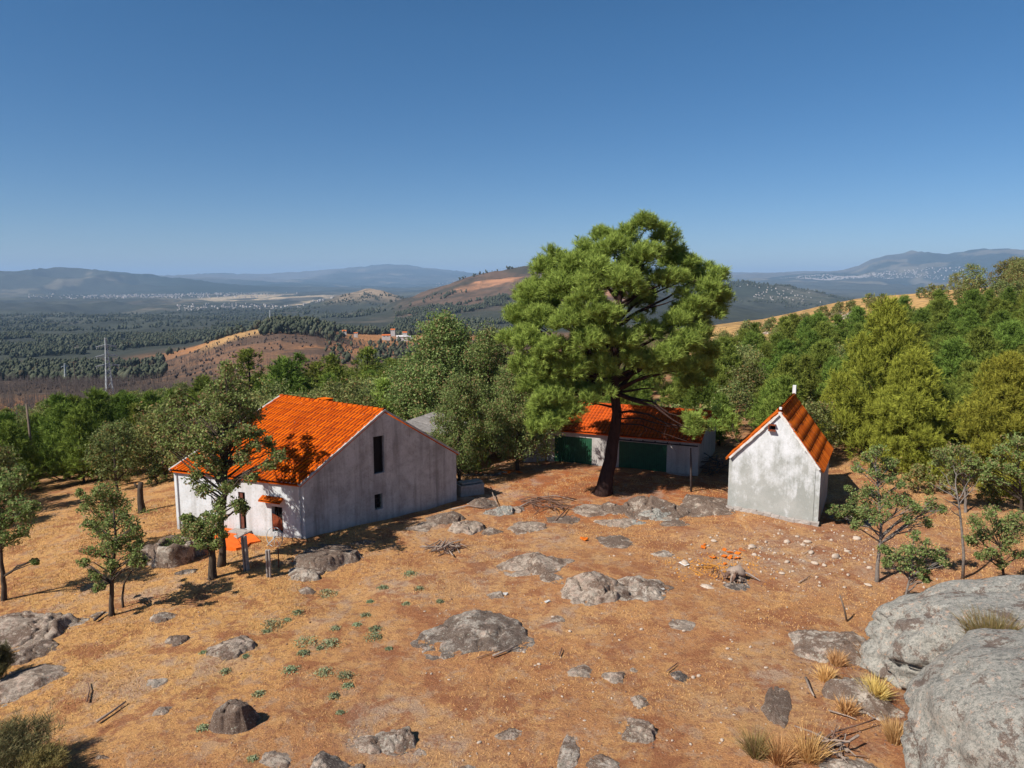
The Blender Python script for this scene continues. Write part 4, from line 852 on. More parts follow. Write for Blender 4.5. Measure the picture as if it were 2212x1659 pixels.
for i in range(4): proto('pine%d' % i, variant_pine(6.5, 4.2 + .4 * i, i, low=.06 + .02*i, conic=.35 + .1*i))
for i in range(2): proto('pineY%d' % i, variant_pine(9.0, 7.0, i, low=.03, mat='pine_yellow', ncl=46, conic=.7, sh=60, K=14, ln=.34, wd=.045))
for i in range(3): proto('stone%d' % i, variant_pine(7.5, 3.6, i, low=.45, conic=.9, ncl=30, sh=24, K=11, ln=.28))
for i in range(4): proto('oak%d' % i, variant_oak(6.5, 5.4 + .4*i))
for i in range(2): proto('oakd%d' % i, variant_oak(5.5, 4.8, 'oak_dry', leaf=.22))
for i in range(2): proto('oakb%d' % i, variant_oak(11, 7.5, 'oak', ncl=52, leaf=.20, dens=1.05, low=.16))
for i in range(3): proto('scrub%d' % i, variant_oak(3.2, 4.0, 'oak_far', ncl=14, leaf=.3, dens=.7, low=.15))
proto('bpine', variant_pine(4.2, 3.0, 9, low=.04, mat='pine', ncl=34, conic=.3, sh=30, K=14, ln=.24, wd=.04))
def plant(key, x, y, sc, name, label, cat, group, top=None, wide=1.0, sink=.0):
    z = hz(x, y); me1, me2, h = PROT[key]
    if top is not None: sc = max(.3, (top - z) / h)
    r = empty(name, (x, y, z - sink), label, cat, group, rz=random.uniform(0, 6.28)); r.scale = (sc * wide, sc * wide, sc)
    link('trunk', me1, None, r); link('crown', me2, None, r); return r
PLACED = []
def free(x, y, d):
    for a, b_, q in PLACED:
        if (a - x) ** 2 + (b_ - y) ** 2 < ((q + d) * .5) ** 2: return False
    # keep the yard and the buildings clear
    return True
def polar(xd, r): a = math.atan((xd - 1106) * S / F_PX * .99); return math.sin(a) * r, math.cos(a) * r
def top_at(xd, yd, r): return z_of(xd, yd, r)
def spec(key, xd, ytop, r, name, label, cat, group=None, wide=1.0, d=3):
    x, y = polar(xd, r); PLACED.append((x, y, d)); return plant(key, x, y, 1, name, label, cat, group, top=top_at(xd, ytop, r), wide=wide)
# told apart by look or place
spec('oakb0', 958, 664, 60, 'oak_tree', 'tall dark oak with narrow top rising behind the farmhouse gable', 'tree', d=5)
spec('oakb1', 1052, 690, 58, 'oak_tree', 'tall thin crowned oak between the farmhouse oak and the big pine', 'tree', wide=.8, d=5)
spec('oakb1', 905, 745, 62, 'oak_tree', 'broad oak left of the tall dark oak behind the farmhouse', 'tree', wide=1.1, d=5)
spec('oakb0', 1080, 840, 57, 'oak_tree', 'dense oak touching the left end of the long shed', 'tree', wide=1.2, d=4)
spec('oakb0', 988, 800, 50, 'oak_tree', 'oak with dark trunk just past the right end of the farmhouse gable', 'tree', wide=.75, d=4)
spec('oakb0', 1118, 765, 53.2, 'oak_tree', 'leafy oak in front of the short weathered wall stub', 'tree', wide=.85, d=4)
spec('oakb1', 1130, 850, 60, 'oak_tree', 'oak overhanging the left green door of the long shed', 'tree', wide=.95, d=4)
spec('bpine', 1008, 880, 52.5, 'pine_sapling', 'bright green young pine under the tall oaks right of the farmhouse', 'sapling', wide=1.1, d=2.5)
spec('bpine', 820, 812, 62, 'pine_sapling', 'bright green young pine poking up behind the farmhouse ridge', 'sapling', wide=1.0)
spec('stone0', 790, 744, 92, 'pine_tree', 'lone pine standing clear of the others above the farmhouse ridge', 'tree', wide=1.5)
spec('stone1', 708, 760, 88, 'pine_tree', 'pine with bare stem left of the lone pine above the farmhouse', 'tree', wide=1.5)
spec('stone2', 678, 776, 92, 'pine_tree', 'rounder pine touching the bare stemmed pine above the farmhouse', 'tree', wide=1.3)
spec('stone2', 528, 748, 96, 'pine_tree', 'dark pine sticking up highest left of the farmhouse roof', 'tree', wide=1.4)
spec('stone1', 640, 756, 94, 'pine_tree', 'yellowish pine topping the row behind the farmhouse ridge', 'tree', wide=1.2)
spec('pine1', 603, 764, 90, 'pine_tree', 'light green pine at the left of the row behind the farmhouse ridge', 'tree', wide=1.2)
spec('pine2', 425, 805, 92, 'pine_tree', 'conical green pine in the left wood above the house aerial', 'tree', wide=1.1)
spec('pine0', 322, 868, 84, 'pine_tree', 'dark conical pine in the middle of the left wood', 'tree', wide=.9)
spec('pineY0', 1925, 630, 62, 'pine_tree', 'great yellow green pine bushy to the ground right of the hut', 'tree', wide=.74, d=6)
spec('pineY1', 1990, 745, 58, 'pine_tree', 'lower yellow green pine in front of the great one right of the hut', 'tree', wide=.85, d=6)
spec('pineY1', 2195, 752, 56, 'pine_tree', 'yellow green pine cut by the right edge of the photo', 'tree', wide=.8, d=5)
spec('pineY0', 1835, 800, 66, 'pine_tree', 'short yellow green pine behind the hut finial', 'tree', wide=.95, d=5)
# woods: individuals of a few looks
count = {}
def wood(keys, n, x0, x1, r0, r1, dmin, name, label, cat, group, top=None, sc=(.8, 1.2), tries=40, ybox=None):
    k = 0
    for _ in range(n * tries):
        if k >= n: break
        r = math.sqrt(random.uniform(r0*r0, r1*r1)); xd = random.uniform(x0, x1); x, y = polar(xd, r)
        if not free(x, y, dmin): continue
        if ybox and not ybox(x, y, xd, r): continue
        PLACED.append((x, y, dmin)); s = random.uniform(*sc)
        plant(random.choice(keys), x, y, s, name, label, cat, group); k += 1
    return k
def clear_left(x, y, xd, r):           # the mown field left of the house stays open
    lim = 54 + 7 * min(1, max(0, xd) / 140)
    if xd > 400: lim = 56
    if 640 < xd: lim = 54
    if -60 < xd < 200: lim = PR + 4
    return r > lim
oaks = ['oak0', 'oak1', 'oak2', 'oak3']; pines = ['pine0', 'pine1', 'pine2', 'pine3']
PR = float(np.hypot(*G(77, 1048)[:2]))
wood(oaks, 46, -150, 560, 52, 76, 3.1, 'oak_tree', 'leafy oak in the dense wood between the left field and the farmhouse', 'tree', 'oaks of the left wood', ybox=clear_left, sc=(.65, .95))
wood(['oakd0', 'oakd1'], 12, -80, 420, 53, 68, 2.2, 'oak_tree', 'rusty brown oak at the edge of the left wood', 'tree', 'browned oaks of the left wood', ybox=clear_left, sc=(.5, .75))
wood(oaks, 34, 560, 1060, 58, 78, 3.0, 'oak_tree', 'leafy oak in the row right behind the farmhouse', 'tree', 'oaks behind the farmhouse', ybox=clear_left, sc=(.75, 1.0))
wood(pines, 50, -100, 1000, 70, 100, 3.4, 'pine_tree', 'fresh green pine standing in the wood behind the farmhouse and left field', 'tree', 'pines behind the farmhouse and left field', sc=(.8, 1.15))
wood(oaks, 62, -200, 1000, 72, 125, 4.0, 'oak_tree', 'rounded oak far back in the wood beyond the left field and the farmhouse', 'tree', 'oaks at the back of the wood', sc=(.8, 1.1))
wood(oaks + pines, 90, -250, 1000, 122, 230, 6, 'wood_tree', 'small round tree on the falling slope beyond the left wood', 'tree', 'trees of the slope beyond the left wood', sc=(.8, 1.15))
wood(pines, 58, -200, 1050, 74, 120, 3.6, 'pine_tree', 'green pine among the oaks far back in the left wood', 'tree', 'pines of the left wood', sc=(.7, 1.1))
wood(pines, 150, 1545, 2500, 62, 135, 2.7, 'pine_tree', 'bushy young pine in the pine wood on the right hillside', 'tree', 'young pines of the right wood', ybox=lambda x, y, xd, r: not (xd < 1620 and r > 112), sc=(.62, 1.0))
wood(pines, 20, 1300, 1545, 64, 100, 2.7, 'pine_tree', 'bushy young pine in the pine wood behind the long shed', 'tree', 'young pines behind the long shed', sc=(.5, .75))
wood(oaks, 40, 1540, 2500, 60, 140, 3.0, 'oak_tree', 'grey green oak among the young pines on the right hillside', 'tree', 'oaks of the right wood', sc=(.5, .85))
wood(['scrub0', 'scrub1', 'scrub2'], 26, 1600, 1920, 170, 215, 3.0, 'oak_bush', 'dark oak bush in the belt across the golden ridge', 'bush', 'oak bushes on the golden ridge', sc=(.6, 1.0), ybox=lambda x, y, xd, r: abs(r - (192 + (xd - 1760) * .08)) < 9)
wood(['scrub0', 'scrub1', 'oak0'], 14, 1985, 2230, 165, 215, 5, 'oak_bush', 'round oak on the skyline at the upper right', 'tree', 'oaks on the right skyline', sc=(.8, 1.25))
wood(['scrub0', 'scrub1', 'scrub2'], 40, -250, 420, 52, 70, 1.6, 'undergrowth_bush', 'low dusty bush along the front edge of the left wood', 'bush', 'undergrowth of the left wood', sc=(.35, .6), ybox=clear_left)
wood(['scrub0', 'scrub1', 'scrub2'], 26, 980, 1560, 63, 72, 1.8, 'undergrowth_bush', 'dense bush behind the long shed', 'bush', 'bushes behind the long shed', sc=(.6, 1.0))
wood(['scrub0', 'scrub1'], 26, 1980, 2300, 52, 66, 1.8, 'undergrowth_bush', 'low dusty bush at the far edge of the golden field', 'bush', 'bushes by the golden field', sc=(.35, .6))

# ------------------------------------------------------------------ rocks
random.seed(21); rng = np.random.default_rng(21)
def ico(sub):
    bm = bmesh.new(); bmesh.ops.create_icosphere(bm, subdivisions=sub, radius=1); V = np.array([v.co[:] for v in bm.verts]); F = np.array([[v.index for v in f.verts] for f in bm.faces]); bm.free(); return V, F
ICO = {k: ico(k) for k in (1, 2, 4, 5, 6)}
def rock_mesh(dims, seed, sub=5, facets=10, rough=.16, flat=.0):
    V, F = ICO[sub]; V = V.copy(); g = np.random.default_rng(seed)
    for _ in range(facets):
        n = g.normal(size=3); n[2] = abs(n[2]) * .8; n /= np.linalg.norm(n); d = g.uniform(.58, .92)
        q = V @ n; m = q > d; V[m] -= np.outer((q[m] - d) * .88, n)
    if flat: V[:, 2] = np.where(V[:, 2] > flat, flat + (V[:, 2] - flat) * .25, V[:, 2])
    s = seed * 3.7; nr = V / (np.linalg.norm(V, axis=1)[:, None] + 1e-9)
    n = fbm(V[:, 0] * 1.3 + s, V[:, 1] * 1.3, V[:, 2] * 1.3, 5, seed) - .5; V = V * (1 + n * rough * 2.4)[:, None]
    if sub >= 4:
        c = np.abs(fbm(V[:, 0] * 2.1 + s, V[:, 1] * 2.1, V[:, 2] * 2.1, 4, seed + 5) * 2 - 1); V = V - nr * (np.exp(-(c / .05) ** 2) * rough * .45)[:, None]
        V = V + nr * ((fbm(V[:, 0] * 9 + s, V[:, 1] * 9, V[:, 2] * 9, 3, seed + 9) - .5) * rough * .28)[:, None]
    return V * np.array(dims) / 2, F
def boulder(box, label, mat='granite', name='boulder', rot=None, depth=.85, hmin=.12, sub=5, facets=9, rough=.16, seed=None, lift=0, cat='rock', group=None, hscale=1.0, round_=False):
    """a rock growing out of the slope: angular faces, cracked top, ragged foot line"""
    x0, y0, x1, y1 = box; f = G((x0 + x1) / 2, y1); w = (x1 - x0) * mpp(f[1]); h = (y1 - y0) * mpp(f[1]); hdir = unit([f[0], f[1], 0]); dep_a = math.atan2(CAM_Z - f[2], math.hypot(f[0], f[1]))
    D = min(w * depth, h / math.sin(dep_a) * .95); Hh = max((h - D * math.sin(dep_a) * .9) / math.cos(dep_a), hmin * w, .10) * hscale; Hh = min(Hh, .42 * w if hscale <= 1.0 else (.8 if round_ and hscale > 2 else .55) * w)
    c = f + hdir * D * .48; sd = seed if seed is not None else int(x0 + y0) % 997; g = np.random.default_rng(sd)
    a = math.atan2(hdir[1], hdir[0]) - PI / 2 + (rot if rot is not None else 0); n = 96 if w > 1.2 else 48
    u = np.linspace(-1.35, 1.35, n); U_, V_g = np.meshgrid(u, u); us, vs_ = U_.ravel(), V_g.ravel(); th = np.arctan2(vs_, us); rho = np.hypot(us, vs_)
    rho = rho * (1 + (fbm(np.cos(th) * 1.1 + sd, np.sin(th) * 1.1, 0, 3, sd) - .5) * .9) + (fbm(us * 3 + sd, vs_ * 3, 0, 4, sd + 1) - .5) * .38
    s = smooth(0, .42 if not round_ else .75, 1 - rho + .05 * (-vs_)); pl = np.full(len(us), 1.12)
    for k in range(facets): t = g.uniform(0, 2 * PI); pl = np.minimum(pl, g.uniform(.62, 1.15) + (math.cos(t) * us + math.sin(t) * vs_) * g.uniform(.25, 1.0) * (0.5 if round_ else 1))
    hh = np.minimum(s * 1.15, np.maximum(pl, .12) + .0 * s); hh = np.where(s > 0, hh, 0) * smooth(0, .1, s)
    cr = np.abs(fbm(us * 1.6 + sd, vs_ * 1.6 + .1 * sd, 0, 4, sd + 2) * 2 - 1); hh = hh - np.exp(-(cr / .035) ** 2) * .22 * s
    hh = hh + (fbm(us * 5 + sd, vs_ * 5, 0, 4, sd + 3) - .5) * rough * 1.3 * smooth(0, .2, s)
    X = us * w * .64; Y = vs_ * D * .68; ca, sa = math.cos(a), math.sin(a); gx = c[0] + X * ca - Y * sa; gy = c[1] + X * sa + Y * ca
    zz = H(gx, gy) + hh * Hh * (1.05 if round_ else .78) - .05 - .12 * (s <= 0) + lift; cz = hz(c[0], c[1])
    if round_: q_ = smooth(.5, 1.0, rho); gx = gx + (c[0] - gx) * .0
    idx = (np.arange(n - 1)[:, None] * n + np.arange(n - 1)[None, :]).ravel(); F = np.stack([idx, idx + 1, idx + n + 1, idx + n], 1)
    keep = (rho < 1.12); F = F[keep[F].any(1)]; used = np.unique(F); mp = np.zeros(n * n, int); mp[used] = np.arange(len(used)); F = mp[F]
    V = np.stack([gx - c[0], gy - c[1], zz - cz], 1)[used]
    o = link(name, npmesh(name, V, F, True), M[mat]); o.location = [float(c[0]), float(c[1]), cz]
    return tag(o, label, cat, group)
B_ = [
 ((1722,1352,1898,1428), 'long rounded pinkish boulder lying left of the great boulder', 'granite_grey', .25, {'hscale': 1.9, 'round_': True}),
 ((1792,1395,1925,1532), 'dark slab shaped rock wedged against the left side of the great boulder', 'granite_grey', 0, {'facets': 12, 'hscale': 1.8}),
 ((1650,1410,1706,1555), 'narrow flush rock running down the slope left of the golden tufts', 'granite_brown', 0, {'depth': 3.0}),
 ((1785,1570,1905,1700), 'pale angular rock at the bottom under the fallen branches', 'granite_grey', 0, {'facets': 14}),
 ((1268,1600,1335,1670), 'pale speckled rock cut by the bottom edge right of centre', 'granite_grey', 0, {'facets': 12}),
 ((1205,1540,1255,1665), 'thin pale rock fin at the bottom right of centre', 'granite_grey', -.2, {'depth': 2.6, 'facets': 14}),
 ((1298,1412,1352,1470), 'jagged brown and white rock in the lower middle slope', 'granite', 0, {'facets': 14, 'rough': .25}),
 ((1354,1408,1380,1452), 'small upright jagged rock right of the jagged brown one', 'granite', 0, {'facets': 14, 'rough': .25}),
 ((1354,1483,1402,1526), 'wedge shaped pink topped rock below the jagged brown one', 'granite', 0, {'facets': 14}),
 ((1366,1543,1402,1572), 'small pale block below the wedge shaped rock', 'granite_grey', 0, {'facets': 14}),
 ((1225,1418,1292,1462), 'low broken rock left of the jagged brown one', 'granite', 0, {'facets': 12}),
 ((1452,1440,1502,1472), 'low dark hollowed rock in the slope left of the flush narrow rock', 'granite_dark', .2, {'facets': 12}),
 ((990,1618,1030,1672), 'flat grey rock cut by the bottom edge at the centre', 'granite_grey', 0, {}),
 ((762,1540,840,1622), 'brownish rounded rock joined to the grey lobed rock near the bottom', 'granite', -.4, {'hscale': 1.4}),
 ((806,1530,900,1628), 'grey lobed rock with dark stained right end near the bottom', 'granite_grey', -.5, {'rough': .2, 'hscale': 1.6}),
 ((888,1572,926,1632), 'small pointed brown rock right of the grey lobed rock', 'granite', -.3, {'facets': 14}),
 ((660,1606,748,1680), 'black topped rock cut by the bottom edge left of centre', 'granite_dark', -.4, {'facets': 12}),
 ((748,1612,790,1672), 'pale knobbly stone beside the black topped rock at the bottom', 'granite_grey', 0, {'rough': .24}),
 ((458,1478,556,1584), 'rounded dark brown boulder in the lower left slope', 'granite_brown', -.55, {'rough': .1, 'hscale': 2.4, 'round_': True, 'depth': .75}),
 ((309,1436,358,1484), 'grey tilted rock in the left slope', 'granite_grey', -.55, {}),
 ((331,1496,374,1542), 'small brown domed rock below the grey tilted rock', 'granite', .3, {}),
 ((358,1357,409,1392), 'flat dark rock sliver above the grey tilted rock', 'granite_brown', -.6, {'hmin': .08}),
 ((455,1350,552,1414), 'flush grey slab between the flat sliver and the green weeds', 'granite', -.4, {'hmin': .06}),
 ((325,1300,374,1342), 'pale flush rock patch right of the slim young oak', 'granite_grey', -.5, {'hmin': .05}),
 ((-60,1288,135,1398), 'big streaked outcrop at the left edge of the photo', 'granite', -.3, {'hscale': 1.1}),
 ((18,1362,120,1422), 'round ended rock just under the big streaked outcrop', 'granite_brown', -.2, {}),
 ((125,1315,242,1352), 'long flush rock slab between the big outcrop and the slim young oak', 'granite_grey', -.25, {'hmin': .05}),
 ((-40,1420,110,1500), 'low rock shelf slanting down the left edge', 'granite', -.5, {'hmin': .06}),
 ((924,1296,1126,1402), 'broad dark brown whaleback rock in the middle of the slope', 'granite_whale', .15, {'rough': .2, 'hscale': 1.15}),
 ((968,1362,1000,1394), 'cracked grey lump at the foot of the whaleback rock', 'granite_grey', 0, {'facets': 14}),
 ((1102,1170,1216,1236), 'left most dome of the four grey rocks in the centre', 'granite', .1, {}),
 ((1164,1198,1216,1258), 'small split rock between the left dome and the biggest of the four', 'granite_grey', 0, {'facets': 14}),
 ((1212,1184,1334,1294), 'biggest rounded rock of the group of four in the centre', 'granite', .1, {'rough': .12, 'hscale': 1.2}),
 ((1315,1200,1430,1288), 'angular whitish rock at the right end of the group of four', 'granite_grey', 0, {'facets': 16, 'rough': .2}),
 ((1410,1177,1452,1202), 'small white topped rock above the angular whitish one', 'granite_grey', 0, {'facets': 14}),
 ((1048,1262,1086,1292), 'small grey rock between the twig pile and the whaleback', 'granite_grey', -.4, {}),
 ((1185,1320,1222,1345), 'small brown rock right of the whaleback rock', 'granite', .2, {}),
 ((1345,1038,1478,1118), 'largest domed boulder by the foot of the big pine', 'granite_brown', .1, {'hscale': 1.15}),
 ((1384,1074,1462,1122), 'grey lichen spotted boulder leaning in front of the largest domed one', 'granite_big', 0, {'facets': 8}),
 ((1300,1062,1362,1108), 'reddish rock between the pine trunk and the largest domed boulder', 'granite_brown', 0, {}),
 ((1356,1105,1388,1132), 'small upright stone below the grey lichen spotted boulder', 'granite_big', 0, {'facets': 14}),
 ((1388,1098,1412,1118), 'little square stone beside the small upright stone', 'granite_big', 0, {'facets': 16}),
 ((1468,1054,1578,1108), 'brown boulder touching the lower left corner of the hut', 'granite_brown', 0, {'hscale': 1.1}),
 ((1240,1080,1320,1112), 'striped flush rock below the pine between the brushwood and boulders', 'granite', .1, {'hmin': .08}),
 ((924,1086,1002,1130), 'mossy brown rock touching the farmhouse gable foot', 'granite_brown', 0, {}),
 ((972,1092,1050,1150), 'tall streaked rock beside the mossy brown one', 'granite', .2, {'facets': 12}),
 ((1052,1062,1108,1112), 'pale pointed rock left of the brushwood', 'granite_big', 0, {'facets': 16, 'hscale': 1.2}),
 ((1010,1058,1070,1096), 'low dark rock behind the pale pointed rock', 'granite_brown', 0, {}),
 ((1096,1082,1134,1106), 'round stone right of the pale pointed rock', 'granite', 0, {}),
 ((1044,1120,1086,1154), 'half buried brown rock below the pale pointed rock', 'granite_brown', 0, {}),
 ((644,1156,776,1222), 'humped mossy boulder at the near corner of the farmhouse', 'granite_brown', .1, {'rough': .1, 'hscale': 1.1}),
 ((622,1206,690,1252), 'flush grey rock strip below the humped boulder', 'granite_grey', -.2, {'hmin': .05}),
 ((645,1250,680,1282), 'pale flush rock patch at the lower end of the grey strip', 'granite_grey', -.2, {'hmin': .05}),
 ((765,1166,842,1184), 'thin flush rock in the straw right of the humped boulder', 'granite_brown', 0, {'hmin': .05}),
 ((308,1118,445,1212), 'broad bare rock dome behind the round stone well', 'granite_brown', -.2, {'rough': .12, 'hmin': .16}),
 ((1795,1098,1900,1130), 'flat rock in shade between the hut and the tallest young oak', 'granite_grey', 0, {'hmin': .05}),
 ((2085,1262,2160,1290), 'low shaded rock at the foot of the bushy young oak', 'granite_grey', 0, {}),
 ((1513,1236,1542,1272), 'white upright stone left of the uprooted stump', 'stone', 0, {'facets': 16}),
 ((1100,1118,1180,1150), 'flush brown slab at the lower side of the brush tangle', 'granite', 0, {'hmin': .06}),
 ((1180,1100,1260,1130), 'flush pale slab between the brush tangle and the striped rock', 'granite_brown', 0, {'hmin': .06}),
 ((1300,1105,1380,1140), 'flush broken slab in front of the reddish rock near the pine', 'granite', 0, {'hmin': .06}),
 ((1420,1110,1500,1135), 'flush reddish slab between the lichen spotted boulder and the hut', 'granite_brown', 0, {'hmin': .06}),
 ((880,1120,950,1148), 'flush stony patch below the mossy brown rock', 'granite', 0, {'hmin': .05}),
 ((1290,1150,1370,1180), 'flush dark slab above the biggest rock of the group of four', 'granite_brown', 0, {'hmin': .05}),
 ((1330,1520,1420,1600), 'broken flush rock above the pale speckled rock at the bottom', 'granite', 0, {'hmin': .06, 'facets': 14}),
 ((1440,1330,1500,1360), 'low flush rock in the right middle of the slope', 'granite', 0, {'hmin': .05}),
 ((560,1600,640,1655), 'flush grey rock near the bottom left of the black topped rock', 'granite', -.4, {'hmin': .05}),
 ((1070,1560,1130,1600), 'small flush rock near the bottom centre', 'granite', 0, {'hmin': .05}),
 ((205,1598,245,1640), 'thin white rock sliver in the lower left corner area', 'granite_grey', -.6, {'depth': .3, 'hmin': .1}),
]
for k, (box, lab, mt, rot, kw) in enumerate(B_):
    boulder(box, lab, mt, rot=rot, seed=31 + k * 7, sub=5 if (box[2] - box[0]) > 60 else 4, **kw)
# the great boulder: two swollen halves with a grass filled cleft
def big_rock(cx, cy, dims, rot, seed, label, cz, lean=0):
    V, F = ICO[6]; V = V.copy(); s = seed * 1.7; nr = V.copy(); r = (np.abs(V) ** 2.6).sum(1) ** (-1 / 2.6); V = V * r[:, None]
    V = V * (1 + (fbm(V[:, 0] * .9 + s, V[:, 1] * .9, V[:, 2] * .9, 3, seed) - .5) * .34)[:, None]; f_ = np.abs(fbm(nr[:, 0] * 2.3 + s, nr[:, 1] * 2.3, nr[:, 2] * 2.3, 4, seed + 8) * 2 - 1); V = V - nr * (np.exp(-(f_ / .05) ** 2) * .05)[:, None] + nr * ((fbm(nr[:, 0] * 3 + s, nr[:, 1] * 3, nr[:, 2] * 3, 5, seed + 6) - .5) * .20)[:, None] + nr * ((fbm(nr[:, 0] * 11 + s, nr[:, 1] * 11, nr[:, 2] * 11, 5, seed + 3) - .5) * .06)[:, None]
    V = V * np.array(dims) / 2; V[:, 0] += lean * V[:, 2]; c, s_ = math.cos(rot), math.sin(rot); V = V @ np.array([[c, -s_, 0], [s_, c, 0], [0, 0, 1]]).T
    o = link('boulder', npmesh('boulder', V, F, True), M['granite_big']); o.location = (cx, cy, cz); return tag(o, label, 'rock')
g1_ = big_rock(19.3, 24.6, (12.6, 6.4, 4.6), .05, 401, 'rear half of the great grey boulder, with an olive tuft in its cleft', .70)
g2_ = big_rock(16.7, 18.7, (11.4, 8.0, 6.9), .10, 409, 'front half of the great speckled boulder filling the lower right corner', .35)

# rocks of the golden ridge far right
for x0, y0, x1, y1, lab in ((1815,662,1858,686,'square grey crag on the crest of the golden ridge'), (1786,666,1818,682,'split rocks just left of the square crag on the ridge'), (1723,682,1758,698,'rounded rock on the golden ridge below the bush belt'),
    (1597,700,1640,722,'pale rock knoll at the left end of the golden ridge'), (1770,696,1815,706,'flat rocks under the square crag on the ridge'), (1700,700,1735,712,'low rock left in the golden ridge slope'), (1742,712,1775,728,'rock at the lower edge of the golden ridge'), (1830,700,1870,716,'grey rock near the great yellow green pine top'), (1640,712,1665,722,'little rock right of the pale knoll')):
    boulder((x0, y0, x1, y1), lab, 'granite_grey', sub=4, facets=14, depth=.8, rough=.24, seed=int(x0), hscale=1.3)

# ------------------------------------------------------------------ loose stones and ground litter
V, F = ICO[2]; STN = []
for k in range(6):
    v, f = rock_mesh((1, .75, .6), 900 + k, 2, 8, .18); STN.append(npmesh('stone', v, f, False)); STN[-1].materials.append(M['stone'])
def stone(x, y, s, label, group):
    o = bpy.data.objects.new('stone', random.choice(STN)); col.objects.link(o); o.location = (x, y, hz(x, y) + s * .12); o.scale = (s, s * random.uniform(.7, 1.1), s * random.uniform(.5, .9)); o.rotation_euler = (0, 0, random.uniform(0, 6.3)); return tag(o, label, 'stone', group)
for xd, yd, w in ((1478,1218,24),(1543,1170,14),(1745,1172,18),(1625,1183,20),(1850,1165,18),(1830,1192,14),(1752,1195,16),(1805,1205,24),(1760,1218,18),(1878,1228,14),(1832,1243,12),(1700,1215,14),(1530,1180,10),(1630,1200,14),(1700,1172,16),(1722,1160,10),(1735,1178,12),(1780,1222,14),(1690,1240,14),(1875,1265,18),(1610,1165,8),(1655,1172,12)):
    p = G(xd, yd); stone(p[0], p[1], w * mpp(p[1]) * 1.15, 'pale loose stone lying on the straw below the hut', 'pale stones below the hut')
for _ in range(120):
    xd = random.gauss(1690, 150); yd = random.gauss(1205, 48)
    if yd < 1125 or xd > 2100: continue
    p = G(xd, yd); stone(p[0], p[1], random.uniform(.07, .22), 'pale loose stone lying on the straw below the hut', 'pale stones below the hut')
for _ in range(110):
    xd = random.uniform(900, 1760); yd = random.uniform(1290, 1650); p = G(xd, yd)
    stone(p[0], p[1], random.choice([.06, .08, .1, .13, .19]), 'small stone on the bare lower slope', 'small stones of the lower slope')
def litter(name, n, label, mat, size, fn, seed=3):
    g = np.random.default_rng(seed); P = []
    while len(P) < n:
        q = fn(g)
        if q is not None: P.append(q)
    P = np.array(P); z = H(P[:, 0], P[:, 1]); v0, f0 = ICO[1]; k = len(v0); s = size[0] * (1 + (size[1] / size[0] - 1) * g.random(len(P)) ** 4)
    V = (v0[None] * s[:, None, None] * g.uniform(.5, 1.2, (len(P), 1, 3)) + np.stack([P[:, 0], P[:, 1], z + s * .1], 1)[:, None, :]).reshape(-1, 3)
    F = (f0[None] + (np.arange(len(P)) * k)[:, None, None]).reshape(-1, 3); o = link(name, npmesh(name, V, F), M[mat]); return tag(o, label, kind='stuff')
def rnd_yard(g):
    r = math.sqrt(g.uniform(17**2, 50**2)); a = g.uniform(-.66, .66); x, y = math.sin(a)*r, math.cos(a)*r
    return (x, y) if fbm(np.array([x / 4.]), np.array([y / 4.]), 0, 3, 8)[0] > .46 + .08 * (x < -4) else None
litter('gravel', 3400, 'scattered pale gravel and chips over the whole slope', 'pebble', (.014, .05), rnd_yard)
litter('cones_and_dung', 1500, 'dark pine cones and crumbs scattered over the slope', 'twig', (.02, .055), rnd_yard, 9)
# dry grass: short blades in patches over the slope
def grass(name, n, label, mat, r0, r1, hgt, seed, thr, area=None, w=.012):
    g = np.random.default_rng(seed); r = np.sqrt(g.uniform(r0*r0, r1*r1, n)); a = g.uniform(-.70, .70, n); x, y = np.sin(a)*r, np.cos(a)*r
    m = fbm(x / 2.6, y / 2.6, 0, 4, seed) > thr
    if area is not None: m &= area(x, y)
    x, y = x[m], y[m]; k = len(x); z = H(x, y); b = np.stack([x, y, z - .01], 1); az = g.uniform(0, 6.28, k); sd = np.stack([np.cos(az), np.sin(az), 0*az], 1)
    ln = g.normal(size=(k, 3)) * [.9, .9, 0] + [0, 0, 1]; ln /= np.linalg.norm(ln, axis=1)[:, None]; h = hgt * g.uniform(.5, 1.3, k)[:, None]; ww = (w * (.6 + r[m] / 40))[:, None]
    V = np.stack([b - sd * ww, b + sd * ww, b + ln * h], 1).reshape(-1, 3); o = link(name, npmesh(name, V, np.arange(k*3).reshape(-1, 3), False, {'tint': np.repeat(g.random(k), 3)}), M[mat]); return tag(o, label, kind='stuff')
def not_build(x, y):
    ok = np.ones(len(x), bool)
    for poly in ([Ln, Nn, Fn, Kn], [hFL, hFR, hBR, hBL], [sA, sR, cR, cA]):
        P = np.array([p[:2] for p in poly]); c = P.mean(0); ins = np.ones(len(x), bool)
        for i in range(4):
            a, b = P[i], P[(i+1) % 4]; ins &= ((b[0]-a[0])*(y-a[1]) - (b[1]-a[1])*(x-a[0])) > -.1
        ok &= ~ins
    return ok
grass('dry_grass', 170000, 'short dry straw grass covering the slope', 'straw', 16, 52, .09, 41, .52, not_build)
grass('dry_grass', 60000, 'longer golden straw of the left field', 'tuft', 26, 56, .16, 43, .40, lambda x, y: not_build(x, y) & (x < -9))
grass('dry_grass', 60000, 'longer golden straw of the right field', 'straw', 30, 62, .16, 44, .42, lambda x, y: not_build(x, y) & (x > 20))
